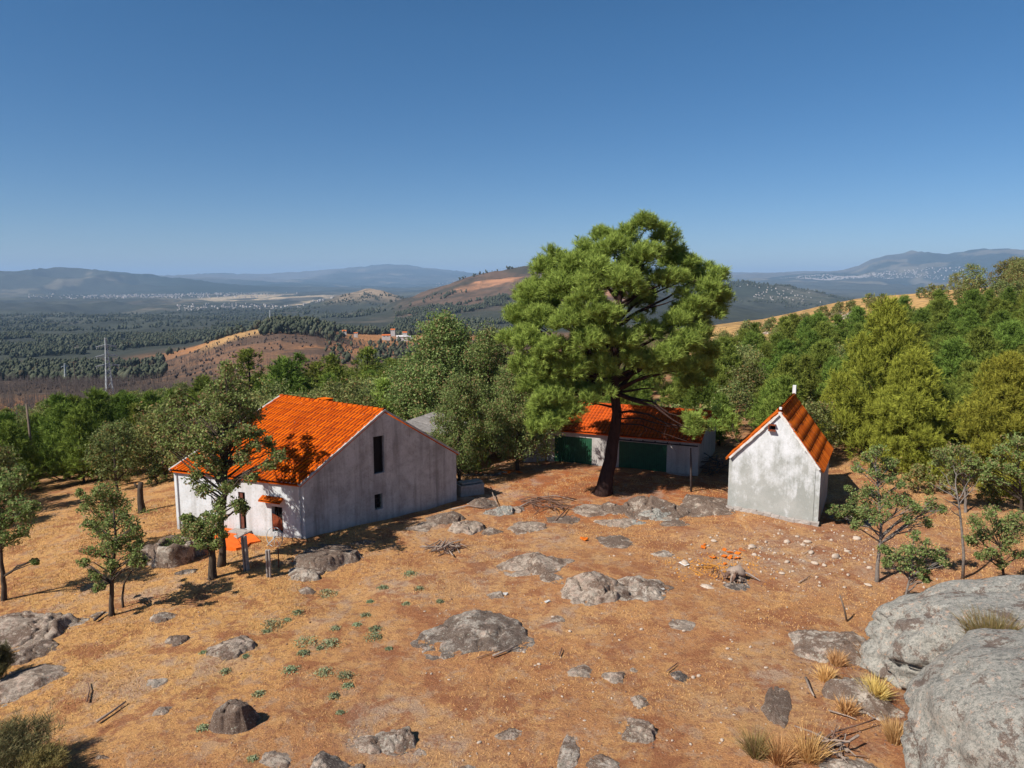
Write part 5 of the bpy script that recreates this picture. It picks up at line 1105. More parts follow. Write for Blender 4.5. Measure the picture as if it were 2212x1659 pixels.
# tufts and shrubs
def tuft(box, n, label, mat, name='grass_tuft', lean=.5, cat='grass tuft', group=None, w=.012, zoff=None, at=None, R=None, h=None, lf=False):
    if at is None:
        x0, y0, x1, y1 = box; p = G((x0+x1)/2, y1 - (y1-y0)*.1); R = (x1-x0)/2*mpp(p[1]); h = (y1-y0)*mpp(p[1])*.95
    else: p = np.array(at, float)
    q = rdir(n) * np.sqrt(rng.random(n))[:, None] * R * .6; q[:, 2] = 0; d = np.stack([q[:, 0] / R * lean * 1.6, q[:, 1] / R * lean * 1.6, np.ones(n)], 1) + rng.normal(size=(n, 3)) * .22
    d /= np.linalg.norm(d, axis=1)[:, None]; L = h * rng.uniform(.55, 1.1, n)[:, None]; sd = rdir(n) * w; m = q + d * L * .5 + [0, 0, .04 * h]; e = q + d * L + q * .25 - [0, 0, .06 * h]
    V = np.stack([q - sd, q + sd, m + sd * .8, m - sd * .8, e], 1).reshape(-1, 3); i = np.arange(n) * 5
    F = np.vstack([np.stack([i, i+1, i+2], 1), np.stack([i, i+2, i+3], 1), np.stack([i+3, i+2, i+4], 1)]); t = np.repeat(rng.random(n), 5)
    o = link(name, npmesh(name, V, F, False, {'tint': t}), M[mat]); o.location = [float(v) for v in p]; return tag(o, label, cat, group)
tuft((1858,1385,1915,1440), 700, 'golden grass tuft in the gap left of the great boulder', 'tuft'); tuft((1862,1455,1915,1518), 800, 'round orange straw tuft against the great boulder', 'tuft')
tuft((1785,1400,1830,1440), 350, 'small golden tuft between the long pinkish boulder and the slab', 'tuft'); tuft((1762,1430,1805,1475), 400, 'pale golden tuft left of the dark slab', 'tuft')
tuft((1800,1500,1860,1545), 300, 'thin pale straw tuft at the foot of the dark slab', 'straw'); tuft((1905,1540,1960,1610), 420, 'dry yellow tuft at the lower left side of the great boulder', 'tuft')
for x0, x1, y0, y1, lab in ((1600,1665,1560,1640,'dry brown heather clump left at the bottom right'), (1650,1720,1575,1655,'dry brown heather clump in the middle at the bottom right'), (1710,1780,1560,1650,'greyish heather clump right of the other two at the bottom')): tuft((x0, y0, x1, y1), 420, lab, 'straw' if x0 != 1600 else 'tuft_green', 'heather', cat='heather', w=.008, lean=.8)
def weedbox(xd, yd, w, lab='small grey green weed on the open slope', grp='green weeds on the slope', mat='weed', h=.55):
    p = G(xd, yd); R = w * mpp(p[1]) * .5; R *= 1.3; n = int(120 + 330 * R); q = rng.normal(size=(n, 3)) * [R*.5, R*.5, 0]; q[:, 2] = rng.random(n) * R * h * np.exp(-(q[:, 0]**2 + q[:, 1]**2) / R / R)
    V, F, t = rhombs(q, .075); o = link('weed', npmesh('weed', V, F, False, {'tint': t}), M[mat]); o.location = [float(v) for v in p]; return tag(o, lab, 'weed', grp)
for x, y, w in ((660,1390,46),(655,1412,22),(712,1392,36),(725,1358,16),(590,1352,42),(705,1284,32),(628,1448,26),(722,1505,22),(750,1482,18),(745,1462,30),(700,1455,34),(810,1360,24),(808,1378,34),(790,1330,18),(643,1325,22),(575,1365,14),(828,1270,18),(878,1305,14),(886,1240,22),(905,1272,16),(438,1575,24),(560,1500,22),(486,1450,16),(800,1300,12),(1235,1290,14),(440,1410,12),(530,1418,12),(690,1400,14),(840,1402,12),(735,1540,14),(950,1300,14),(770,1350,14),(620,1340,14),(545,1640,18)):
    weedbox(x, y, w)
def shrub(xd, yd, w, h, label, mat='broom', name='shrub', n=5):
    p = G(xd, yd); R = w * mpp(p[1]) / 2; hh = h * mpp(p[1]); r = empty(name, p, label, 'shrub'); mb = MB(); sh = []
    for k in range(46):
        a = random.uniform(0, 6.28); q = random.uniform(.1, 1); e = np.array([math.cos(a) * R * q, math.sin(a) * R * q, hh * (1 - .5 * q * q) * random.uniform(.7, 1)]); mb.tube(curve([0, 0, -.05], e, n=4), [.018, .012, .008, .004], 4, cap=False); sh += [e * t for t in (.45, .6, .75, .9, 1)]
    mb.build('stem', M['twig'], r); sh = np.array(sh); sh = np.repeat(sh, 5, 0) + rng.normal(size=(len(sh) * 5, 3)) * R * .12; d = sh / (np.linalg.norm(sh, axis=1)[:, None] + 1e-9) + [0, 0, .6]; d /= np.linalg.norm(d, axis=1)[:, None]
    V, F, t = needles(sh, d, 12, R * .22, .016); link('foliage', npmesh('foliage', V, F, False, {'tint': t}), M[mat], r); return r
shrub(30, 1672, 190, 110, 'olive broom shrub in the bottom left corner'); shrub(95, 1690, 120, 70, 'yellow green broom shrub beside the olive one at the bottom left', 'tuft_green'); shrub(-5, 1470, 70, 90, 'dusty broom shrub at the left edge under the big streaked outcrop')
# olive tuft standing in the cleft of the great boulder
tuft(None, 1500, 'wide olive grass tuft growing in the cleft on top of the great boulder', 'tuft_green', at=(15.6, 22.4, 2.35), R=1.4, h=1.0, lean=.35)

# ------------------------------------------------------------------ wood on the ground
def pile(name, xd, yd, w, n, label, thick=(.02, .05), ln=(.6, 2.2), mat='dead', hgt=.35, cat='branches'):
    p = G(xd, yd); R = w * mpp(p[1]) / 2; mb = MB(); r = empty(name, p, label, cat)
    for i in range(n):
        a = random.uniform(0, 6.28); q = R * math.sqrt(random.random()) * .8; c = np.array([math.cos(a) * q, math.sin(a) * q * .7, 0]); L = random.uniform(*ln); b = random.uniform(0, 6.28); t = np.array([math.cos(b), math.sin(b), random.uniform(-.05, .3)]) * L / 2
        zc = random.uniform(.03, hgt) * (1 - q / R * .7); c[2] = zc + hz(p[0] + c[0], p[1] + c[1]) - p[2] + .03; rr0 = random.uniform(*thick)
        o = MB(); pts = [c - t, c - t*.3 + rdir(1)[0]*.06*L, c + t*.3 + rdir(1)[0]*.06*L, c + t]; o.tube(pts, [rr0, rr0*.85, rr0*.7, rr0*.4], 5)
        o.build('branch', M[mat if random.random() < .6 else 'twig'], r)
    return r
pile('brushwood', 962, 1186, 90, 34, 'pile of cut pink brown branches on the open straw right of the farmhouse', (.018, .05), (.6, 1.9))
pile('brushwood', 1185, 1092, 130, 46, 'wide tangle of dry brush between the pointed rock and the pine', (.012, .04), (.8, 2.6), 'twig', .5)
pile('brushwood', 1790, 1620, 130, 22, 'loose broken branches at the bottom over the pale angular rock', (.02, .045), (.5, 1.6), hgt=.5)
pile('brushwood', 1540, 1235, 110, 18, 'orange chips and twigs scattered round the uprooted stump', (.015, .03), (.3, .9), 'yellowish', .12)
def log(pts, r, label, mat='dead', name='branch', z=.06, cat='branch'):
    P = [G(x, y) for x, y in pts]; b = P[0].copy(); mb = MB(); Q = [p - b + np.array([0, 0, z + r]) for p in P]; mb.tube(Q, np.linspace(r, r * .5, len(Q)), 7); o = mb.build(name, M[mat], None, True); o.location = [float(v) for v in b]; return tag(o, label, cat)
log([(1112,1104),(1140,1090),(1165,1078),(1200,1074),(1240,1084)], .055, 'long pale curved branch lying across the brush tangle'); log([(975,1096+8),(1010,1096),(1040,1100),(1062,1094)], .05, 'straight grey branch behind the tall streaked rock')
log([(1060,1060),(1068,1085),(1075,1098)], .04, 'pale stick leaning by the pale pointed rock', z=.2); log([(1200,1128),(1228,1100)], .05, 'dark stick on the flush striped rock', 'twig')
log([(1065,1422),(1090,1412),(1118,1400)], .045, 'grey fallen branch in the middle of the lower slope'); log([(1208,1420),(1214,1405)], .03, 'short brown stick in the lower slope', 'twig'); log([(1440,1455),(1462,1438)], .03, 'brown stick left of the dark hollowed rock', 'twig')
log([(188,1520),(194,1495),(190,1478)], .03, 'crooked brown stick standing out on the left slope', 'twig'); log([(205,1345),(228,1328)], .07, 'short dark log at the foot of the slim young oak', 'char'); log([(210,1565),(240,1545),(272,1522)], .05, 'grey split log on the lower left slope')
log([(1740,1470),(1752,1500),(1758,1510)], .05, 'weathered split stake left of the round straw tuft'); log([(1760,1628),(1800,1600),(1850,1585),(1890,1572)], .035, 'dark bent branch across the pale angular rock', 'twig', z=.25); log([(1790,1540),(1830,1552),(1850,1560)], .03, 'bleached stick on red bark chips'); log([(1030,1365+60),(1085,1408)], .02, 'thin twig by the grey fallen branch', 'twig')
log([(1325,1288),(1370,1278)], .03, 'thin brown stick below the group of four rocks', 'twig'); log([(1735,1200),(1765,1182)], .02, 'thin curved stick among the pale stones below the hut'); log([(1725,1262),(1750,1248)], .03, 'short bleached stick right of the uprooted stump')
def stake(xd, y1, y0, lean, r, label, mat='dead', name='stake', cat='stake'):
    b = G(xd, y1); t = atd(xd + lean, y0, b[1]) - b; mb = MB(); mb.tube([[0, 0, -.2], t * .5 + [.01, 0, 0], t], [r, r * .9, r * .6], 7); o = mb.build(name, M[mat], None, True); o.location = [float(v) for v in b]; return tag(o, label, cat)
stake(1832, 1342, 1285, -18, .045, 'broken leaning stick standing above the long pinkish boulder', 'pole')
stake(1493, 1062, 968, -1, .075, 'dark wooden post in the shade at the right end of the long shed', 'char', 'post', 'post')
# uprooted stump
def stump(xd, yd):
    p = G(xd, yd); w = mpp(p[1]); r = empty('uprooted_stump', p, 'bleached uprooted tree stump with spreading roots below the hut', 'stump'); mb = MB()
    mb.tube([[-.52, .1, .30], [-.36, .02, .46], [-.1, 0, .44], [.12, -.05, .30], [.2, -.08, .2]], [.10, .27, .25, .17, .06], 11)
    V_ = np.array(mb.v); V_ = V_ * (1 + (fbm(V_[:, 0] * 6, V_[:, 1] * 6, V_[:, 2] * 6, 3, 4) - .5) * .9)[:, None]; mb.v = [tuple(q) for q in V_]
    mb.build('stem', M['dead'], r, True); mb = MB(); mb.prism([(-.1, -.12, .50), (.35, -.2, .40), (.86, -.3, .10), (.80, -.12, .06), (.3, .02, .36)], (0, .02, -.05)); mb.build('splinter', M['flake'], r)
    for k, (ex, ey) in enumerate(((-1.15, -.3), (-.9, -.7), (-.45, -.8), (-.1, -.95), (.3, -.8), (.6, -.5), (-1.2, .2), (-.2, .7), (.5, .6))):
        mb = MB(); mb.tube(curve([-.3 + ex * .12, ey * .1, .36], [ex * .75 + random.uniform(-.2, .2), ey * .6, -.04], n=6, lift=.5, wob=.35), [.13, .10, .075, .055, .035, .015], 6); mb.build('root', M['dead' if k % 3 else 'twig'], r, True)
    return r
stump(1598, 1252)
boulder((1560,1250,1625,1275), 'dug up dark clods under the uprooted stump', 'granite_dark', 'soil_heap', facets=3, rough=.3, seed=77, cat='soil')
# snag
b = G(307, 1106); r = empty('tree_snag', b, 'short dark snapped trunk standing in the left field beside the farmhouse', 'tree stump'); mb = MB(); mb.tube([[0, 0, -.2], [0, 0, .1], [-.05, 0, .8], [-.02, 0, 1.5], [.06, 0, 1.95]], [.32, .25, .19, .17, .15], 9); mb.build('trunk', M['bark'], r, True)
mb = MB(); mb.tube([[-.03, 0, 1.5], [-.3, 0, 1.8], [-.38, 0, 1.9]], [.08, .06, .05], 6); mb.build('stub', M['bark'], r, True)
V, F, t = rhombs(rng.normal(size=(160, 3)) * [.5, .3, .15] + [.35, -.3, .15], .12); link('sprout', npmesh('sprout', V, F, False, {'tint': t}), M['oak'], r)

# ------------------------------------------------------------------ yard furniture
# stone well
b = G(377, 1224); b = b + unit([b[0], b[1], 0]) * .8; b[2] = hz(b[0], b[1]); well = empty('stone_well', b, 'round rough stone well with open top beside the low bushy oak', 'well')
n = 40; V = []; F = []
for j, (rad, z) in enumerate(((1.0, -.4), (1.0, .0), (.97, .35), (.95, .7), (.92, 1.02), (.86, 1.10), (.68, 1.10), (.62, 1.0), (.6, .2), (.6, -.3))):
    for i in range(n):
        a = i * 2 * PI / n; q = rad + (vnoise(math.cos(a) * 4.5 + 9, math.sin(a) * 4.5, z * 5)[()] - .5) * .22; V.append((math.cos(a) * q, math.sin(a) * q, z + (vnoise(math.cos(a) * 2 + 3, math.sin(a) * 2, 2.0)[()] - .5) * .3 * (z > .3)))
for j in range(9):
    for i in range(n): F.append((j*n + i, j*n + (i+1) % n, (j+1)*n + (i+1) % n, (j+1)*n + i))
link('wall', npmesh('wall', V, F), M['granite_grey'], well); mb = MB(); mb.prism([(.6*math.cos(i*PI/12), .6*math.sin(i*PI/12), .1) for i in range(24)], (0, 0, .05)); mb.build('well_dark', M['dark'], well)  # near-black disc closing the well shaft
V, F, t = rhombs(rng.normal(size=(500, 3)) * [.28, .22, .2] + [.25, .1, 1.05], .11); link('foliage', npmesh('foliage', V, F, False, {'tint': t}), M['oak'], well)
boulder((385,1212,425,1240), 'dark flat stones stacked at the right foot of the well', 'granite_dark', facets=16, rough=.25, seed=5); boulder((330,1200,365,1225), 'rubble lump at the left foot of the well', 'granite_grey', facets=10, rough=.3, seed=6)
# concrete posts
def cpost(xd, y1, y0, w, label, lean=0):
    b = G(xd, y1); h = atd(xd, y0, b[1])[2] - b[2]; r = empty('concrete_post', b, label, 'post', rz=random.uniform(-.2, .2)); r.rotation_euler[1] = lean
    for s in (-1, 1): mb = MB(); mb.box((s * w * .33, 0, h / 2 - .15), (w * .32, w, h + .3)); mb.build('flange', M['concrete'], r, bevel=.01)
    mb = MB(); mb.box((0, .03, h / 2 - .15), (w * .36, w * .5, h + .28)); mb.build('web', M['concrete'], r); return r
cpost(581, 1246, 1188, .20, 'pale concrete fence post with a groove, nearest to the farmhouse corner'); cpost(533, 1232, 1158, .22, 'taller dark concrete post beside the orange tiled floor', -.04)
stake(602, 1226, 1170, -2, .03, 'thin rusty iron stake right of the pale concrete post', 'rust', 'iron_stake', 'stake')
stake(77, 1048, 872, -20, .13, 'tall bare wooden pole leaning slightly at the left field edge', 'pole', 'utility_pole', 'pole')
bare_tree('sapling', (505+42-12, 1220), [(528,1200),(522,1180),(520,1165)], .03, [(522,1180,512,1160),(526,1195,505,1205),(520,1165,530,1150),(528,1200,540,1180)], 'spindly sapling beside the taller dark concrete post', 'sapling', 'bark')
# orange tiled terrace laid flush on the ground and its slab
def flat(name, pts, z, mat, label, cat, th=.06):
    P = [onz(x, y, z) for x, y in pts]; c = sum(P) / len(P); mb = MB(); mb.prism([p - c for p in P], (0, 0, -th)); o = mb.build(name, M[mat], None); o.location = [float(v) for v in c]; return tag(o, label, cat)
tp = [(478,1133),(494,1138),(512,1143),(531,1150),(548,1154),(563,1168),(540,1172),(531,1180),(510,1184),(495,1181),(481,1177),(466,1172),(455,1150)]
flat('tile_terrace', tp, .02, 'terracotta', 'bright orange tiled terrace patch in front of the farmhouse door', 'terrace', .5)
flat('paving_slab', [(505,1157),(517,1152),(526,1154),(513,1162)], .07, 'concrete', 'grey slab set in the orange terrace', 'slab')
# spoked metal wheel leaning by the window
b = onz(594, 1182, -.05); r = empty('spoked_wheel', b, 'pale iron spoked wheel leaning against the front wall under the window', 'wheel', rz=math.atan2(fd[1], fd[0])); mb = MB()
ring = [(.52*math.cos(t), .52*.3*math.sin(t)*.4, .56 + .52*math.sin(t)) for t in np.linspace(0, 2*PI, 29)]; mb.tube(ring, .02, 6, False); mb.build('rim', M['steel'], r, True)
for k in range(8): mb = MB(); a = k * PI / 4; mb.tube([(0, 0, .56), (.52*math.cos(a), .52*.12*math.sin(a), .56 + .52*math.sin(a))], .010, 5); mb.build('spoke', M['steel'], r)
mb = MB(); mb.tube([(0, -.08, .56), (0, .08, .56)], .05, 8); mb.build('hub', M['steel'], r); mb = MB(); mb.tube([(-.5, -.1, 0), (0, 0, .5)], .02, 5); mb.build('stand', M['steel'], r)
# concrete trough and blocks behind the farmhouse, low stone edging
def blk(name, xd, yd, dims, rz, z, label, cat, mat='concrete', seed=0):
    b = G(xd, yd); r = empty(name, b, label, cat, rz=rz); return b, r
b, r = blk('water_trough', 1012, 1066, 0, .5, 0, 'dark concrete trough in the shade behind the farmhouse gable', 'trough'); mb = MB(); w_, d_, h_ = 1.7, 1.2, .75
for c, s in (((0, -d_/2, h_/2), (w_, .12, h_)), ((0, d_/2, h_/2), (w_, .12, h_)), ((-w_/2+.06, 0, h_/2), (.12, d_-.13, h_)), ((w_/2-.06, 0, h_/2), (.12, d_-.13, h_)), ((0, 0, .1), (w_-.26, d_-.26, .1))): mb.box(c, s)
mb.build('basin', M['concrete'], r, bevel=.02); mb = MB(); mb.box((.1, -.1, h_ + .06), (1.5, .6, .1)); mb.build('lid_slab', M['concrete'], r)
b, r = blk('concrete_blocks', 990, 1018, 0, .3, 0, 'few grey hollow blocks stacked by the back corner of the farmhouse', 'blocks')
for k, (x, y, z) in enumerate(((0, 0, .1), (.45, .1, .1), (.1, .02, .32), (.5, .1, .32), (.0, -.3, .1))): mb = MB(); mb.box((x, y, z), (.4, .2, .19)); mb.build('block', M['concrete'], r, bevel=.01)
ew = empty('stone_edging', G(1040, 1028), 'low row of rough stones edging the yard beyond the farmhouse', 'edging'); eb = G(1040, 1028)
for k in range(26):
    p = G(1000 + k * 3.7, 1027 - (k > 18) * (k - 18) * .9 + random.uniform(-1, 1)); v, f = rock_mesh((random.uniform(.25, .5), .3, .28), 300 + k, 2, 9, .2); o = link('edging_stone', npmesh('edging_stone', v + (p - eb), f), M['granite_dark'], ew)
def scrap(xd, yd, n, R, label, mat='orange_plastic', name='broken_tiles', s=.14):
    b = G(xd, yd); r = empty(name, b, label, 'tile shards')
    for k in range(n):
        mb = MB(); a = random.uniform(0, 6.3); ax = (np.array([math.cos(a), math.sin(a), .1]), np.array([-math.sin(a), math.cos(a), .2]), np.array([0, -.2, 1.])); q = random.uniform(.4, 1.2); mb.box((random.gauss(0, R), random.gauss(0, R), .06), (s * q * 1.4, s * q, .03), ax, .015); mb.build('shard', M[mat], r)
    return r
scrap(1106, 1022, 9, .35, 'bright orange broken tiles at the left of the shed yard', s=.32); scrap(1263, 1165, 4, .1, 'orange clay shard above the biggest of the four rocks', s=.26); scrap(1840, 1132, 3, .3, 'orange shards on the ground right of the hut', s=.2)
litter('wood_chips', 900, 'orange wood chips and bark thrown round the uprooted stump', 'yellowish', (.02, .07), lambda g: (lambda q: (G(1555, 1225)[0] + q[0], G(1555, 1225)[1] + q[1]))(g.normal(size=2) * [1.3, .9]), 61)
litter('bark_chips', 1400, 'red brown bark crumbs on the ground left of the great boulder', 'twig', (.02, .06), lambda g: (lambda q: (12.3 + q[0], 23.5 + q[1]))(g.normal(size=2) * [.9, 2.2]), 62)
litter('rubble', 350, 'pale rubble and plaster crumbs below the hut', 'stone', (.025, .09), lambda g: (lambda q: (15.5 + q[0], 37.0 + q[1]))(g.normal(size=2) * [3.5, 2.6]), 63)
scrap(1555, 1196, 16, .7, 'orange clay shards left of the pale stones and stump', s=.2); scrap(650, 1214, 3, .2, 'two red tile pieces on the flush grey strip', 'terracotta', s=.2); scrap(1400, 1120, 4, .5, 'tiny orange shards below the lichen spotted boulder', s=.12)
def plank(pts, label, w=.25, mat='flake'):
    a, b_ = G(*pts[0]), G(*pts[1]); d = unit(b_ - a); mb = MB(); mb.box((b_ - a) / 2 + [0, 0, .06], (np.linalg.norm(b_ - a), w, .05), (d, unit(np.cross(Z, d)), Z), .03); o = mb.build('white_slab', M[mat], None); o.location = [float(v) for v in a]; return tag(o, label, 'slab')
plank([(1485,1224),(1472,1216)], 'white flake of plaster lying left of the uprooted stump', .3); plank([(1088,1284+0),(1096,1286)], 'thin white flake right of the small grey rock', .15); plank([(930+4,1040+20),(945,1064)], 'white slab on the pale trodden ground', .2) if False else None
plank([(1425,1268),(1432,1276)], 'white bone shaped flake below the angular whitish rock', .15); plank([(1396,1276),(1405,1270)], 'small white chip left of the bone shaped flake', .14); plank([(1178,1303),(1186,1299)], 'white chip on the straw above the whaleback rock', .14)
# leaning dead branches heap at the shed's right end
pile('brushwood', 1545, 1022, 60, 44, 'dark heap of dead branches leaning on the right end of the long shed', (.02, .05), (1.2, 3.4), 'char', 1.8)
for xd, yd, w, h, lab in ((2140, 960, 60, 60, 'grey leafless scrub right of the great yellow green pine'), (1985,985,50,30,'pinkish dead twigs at the back of the golden field')): pile('dead_scrub', xd, yd, w, 50, lab, (.01, .02), (.8, 2.4), 'dead', h * .03, 'scrub')

# ------------------------------------------------------------------ far country
def far_trees(name, n, fn, mat, hgt, label, spread=.45, seed=5, cone=.5, blobs=3, kind='stuff', zs=None, sub=1):
    g = np.random.default_rng(seed); X, Y, Hh = [], [], []
    tot = 0
    while tot < n:
        xd, r = fn(g, 4000); a = np.arctan((xd - 1106) * S / F_PX * .99); x, y = np.sin(a) * r, np.cos(a) * r; q = np.maximum(r, 300) * .12; keep = (fbm(x / 60, y / 60, 0, 3, seed) > .42) & (fbm(x / 420, y / 300, 0, 4, seed + 50) > .47 - .1 * (r < 1000)); X.append(x[keep]); Y.append(y[keep]); tot += keep.sum()
    x = np.concatenate(X)[:n]; y = np.concatenate(Y)[:n]; z = H(x, y); h = hgt * g.uniform(.35, 1.25, n); v0, f0 = ICO[sub]; k = len(v0)
    Vs, Fs, Ts = [], [], []
    for b_ in range(blobs):
        off = np.stack([g.normal(size=n) * h * .14, g.normal(size=n) * h * .14, h * (.35 + .22 * b_)], 1); s = h * spread * (1 - .27 * b_)
        V = v0[None] * (1 + g.uniform(-.32, .32, (n, k, 1))) * s[:, None, None] * np.array([.62, .62, .62 + cone * .4]) + np.stack([x, y, z], 1)[:, None] + off[:, None]
        Vs.append(V.reshape(-1, 3)); Fs.append((f0[None] + (np.arange(n) * k + b_ * n * k)[:, None, None]).reshape(-1, 3)); Ts.append(np.repeat(g.random(n), k))
    o = link(name, npmesh(name, np.vstack(Vs), np.vstack(Fs), False, {'tint': np.concatenate(Ts)}), M[mat]); return tag(o, label, kind=kind)
U = lambda g, n, a, b: g.uniform(a, b, n)
far_trees('far_wood', 7000, lambda g, n: (U(g, n, -300, 620), np.sqrt(g.uniform(980**2, 2300**2, n))), 'wood_far', 10, 'dark pine forest filling the valley side below the left mountain')
far_trees('far_wood', 6000, lambda g, n: (U(g, n, -300, 1150), np.sqrt(g.uniform(2300**2, 4200**2, n))), 'wood_far', 12, 'scattered woodland across the valley floor', seed=6)
far_trees('far_wood', 1300, lambda g, n: (U(g, n, 600, 1120), np.sqrt(g.uniform(1060**2, 1500**2, n))), 'wood_far', 11, 'green pine belt behind the small settlement', seed=7)
far_trees('far_wood', 1500, lambda g, n: (U(g, n, -300, 340), np.sqrt(g.uniform(600**2, 990**2, n))), 'wood_far', 9, 'dark woods on the near edge of the left valley', seed=18)
far_trees('far_wood', 380, lambda g, n: (U(g, n, 560, 720), np.sqrt(g.uniform(780**2, 960**2, n))), 'wood_far', 11, 'dark trees on the shoulder above the burnt slope', seed=8)
far_trees('far_wood', 1500, lambda g, n: (U(g, n, 850, 1300), np.sqrt(g.uniform(1700**2, 2900**2, n))), 'wood_far', 11, 'dark scrub woods on the flank of the burnt hill', seed=12)
far_trees('far_wood', 1600, lambda g, n: (U(g, n, 1480, 2000), np.sqrt(g.uniform(3500**2, 4900**2, n))), 'wood_far', 12, 'woods on the long low hill right of the big pine', seed=14)
far_trees('far_scrub', 1500, lambda g, n: (U(g, n, -100, 1250), np.sqrt(g.uniform(230**2, 880**2, n))), 'char', 2.6, 'charred scrub dotting the burnt slopes', seed=23, blobs=2, spread=.5)
far_trees('far_scrub', 240, lambda g, n: (U(g, n, 700, 1000), np.sqrt(g.uniform(500**2, 900**2, n))), 'wood_far', 7, 'scattered green bushes round the settlement', seed=13)
def burnt(name, n, x0, x1, r0, r1, label, seed, hh=(5, 9)):
    g = np.random.default_rng(seed); xd = g.uniform(x0, x1, n * 2); r = np.sqrt(g.uniform(r0*r0, r1*r1, n * 2)); a = np.arctan((xd - 1106) * S / F_PX * .99); x, y = np.sin(a)*r, np.cos(a)*r; m = fbm(x / 60, y / 60, 0, 3, seed) > .48; x, y = x[m][:n], y[m][:n]; n = len(x); z = H(x, y); h = g.uniform(*hh, n)
    b = np.stack([x, y, z - .5], 1); Vs, Fs = [], []
    def stick(b, t, w):
        k = sum(len(v) for v in Vs); c = [np.array(q) for q in ((1, 0, 0), (-.5, .87, 0), (-.5, -.87, 0))]; V = np.stack([b + c[0]*w, b + c[1]*w, b + c[2]*w, t], 1).reshape(-1, 3); i = np.arange(len(b)) * 4 + k
        Vs.append(V); Fs.append(np.vstack([np.stack([i, i+1, i+3], 1), np.stack([i+1, i+2, i+3], 1), np.stack([i+2, i, i+3], 1)]))
    stick(b, b + np.stack([g.normal(size=n)*.4, g.normal(size=n)*.4, h], 1), .15)
    for q in range(6): t0 = g.uniform(.35, .85, (n, 1)); p = b + np.stack([x*0, x*0, h], 1) * t0; stick(p, p + np.stack([g.normal(size=n)*1.1, g.normal(size=n)*1.1, g.uniform(.3, 1.6, n)], 1), .07)
    o = link(name, npmesh(name, np.vstack(Vs), np.vstack(Fs)), M['char']); return tag(o, label, kind='stuff')
burnt('burnt_wood', 3600, -200, 420, 240, 800, 'burnt leafless wood below the left valley', 31); burnt('burnt_wood', 1500, 380, 1200, 230, 850, 'thin burnt trees standing on the orange hillside', 32); burnt('burnt_wood', 1200, 850, 1300, 1700, 2800, 'burnt stubble trees along the big hill', 33, (8, 14))
# pylons
def pylon(xd, y1, y0, r, label, h=None, arms=3, name='pylon'):
    x, y = polar(xd, r); zt = z_of(xd, y0, r); zb2 = hz(x, y) - 1; h = zt - zb2; rt = empty(name, (x, y, zb2), label, 'pylon', rz=math.atan2(y, x) - PI/2 + .15); mb = MB(); n_ = 9; wd = lambda t: max(.35, h * .10 * (1 - t) ** 1.1 + .5); tk = max(.045, r * .00042)
    def cor(t): w = wd(t); return [np.array([sx * w / 2, sy * w / 2, h * t]) for sx, sy in ((-1, -1), (1, -1), (1, 1), (-1, 1))]
    L = [cor(t) for t in np.linspace(0, 1, n_ + 1) ** .85]
    for i in range(n_):
        for k in range(4): mb.tube([L[i][k], L[i+1][k]], tk * .8, 4, False); mb.tube([L[i][k], L[i+1][(k+1) % 4]], tk * .5, 3, False); mb.tube([L[i][(k+1) % 4], L[i+1][k]], tk * .5, 3, False)
    mb.build('tower', M['steel'], rt)
    for j in range(arms):
        zc = h * (.86 - .155 * j); ln = h * (.15 + .012 * j); mb = MB()
        for sx in (-1, 1):
            for dz in (0, h * .035): mb.tube([(0, 0, zc + dz), (sx * ln, 0, zc)], tk, 4, False)
            mb.tube([(sx * ln * .9, 0, zc), (sx * ln * .9, 0, zc - h * .035)], tk * .8, 4, False)
        mb.build('crossarm', M['steel'], rt)
    return rt
pylon(218, 816, 730, 420, 'large lattice pylon with three crossarms above the left wood'); pylon(124, 822, 786, 640, 'small distant lattice pylon left of the large one', arms=1); pylon(605, 850, 798, 300, 'lattice pylon half hidden in the pines behind the farmhouse ridge')
pylon(580, 702, 670, 1150, 'slim telephone mast on the crest of the burnt shoulder', arms=0, name='telephone_mast')
x, y = polar(144, 560); zt = z_of(143, 780, 560); r = empty('wooden_pole', (x, y, hz(x, y)), 'wooden power pole with crossbar between the small and the large pylon', 'pole'); mb = MB(); hh = zt - hz(x, y); mb.tube([(0, 0, -1), (0, 0, hh)], [.3, .2], 6); mb.build('shaft', M['pole'], r); mb = MB(); mb.box((0, 0, hh - 1), (4.5, .2, .25)); mb.build('crossbar', M['pole'], r)
# houses of the settlement below
def far_house(xd, yb, w, h, roof, label, Ls=1.5, r=930, wall_='white_hall', name='far_house', cat='house', rz=0.2):
    x, y = polar(xd, r); z = hz(x, y); k = mpp(r) ; W = w * k; Hh = h * k; rt = empty(name, (x, y, z_of(xd, yb, r)), label, cat, rz=rz); D = W * .6; mb = MB(); mb.box((0, 0, Hh * .3 - 3), (W, D, Hh * .6 + 6)); mb.build('wall', M[wall_], rt)
    mb = MB(); mb.prism([(-W*.53, -D*.56, Hh*.6), (-W*.53, D*.56, Hh*.6), (-W*.53, 0, Hh)], (W*1.06, 0, 0)); mb.build('roof', M[roof], rt)
    for s in (-.25, .2): mb = MB(); mb.box((W * s, -D/2 - .05, Hh * .33), (W * .12, .1, Hh * .22)); mb.build('window', M['dark'], rt)
    return rt
far_house(740, 719, 9, 6, 'far_roof', 'left most far white house with orange roof in the settlement'); far_house(765, 722, 8, 4, 'far_roof', 'low far house right of the left most one'); far_house(831, 728, 17, 6, 'far_roof', 'long bright orange roofed building left of the white halls')
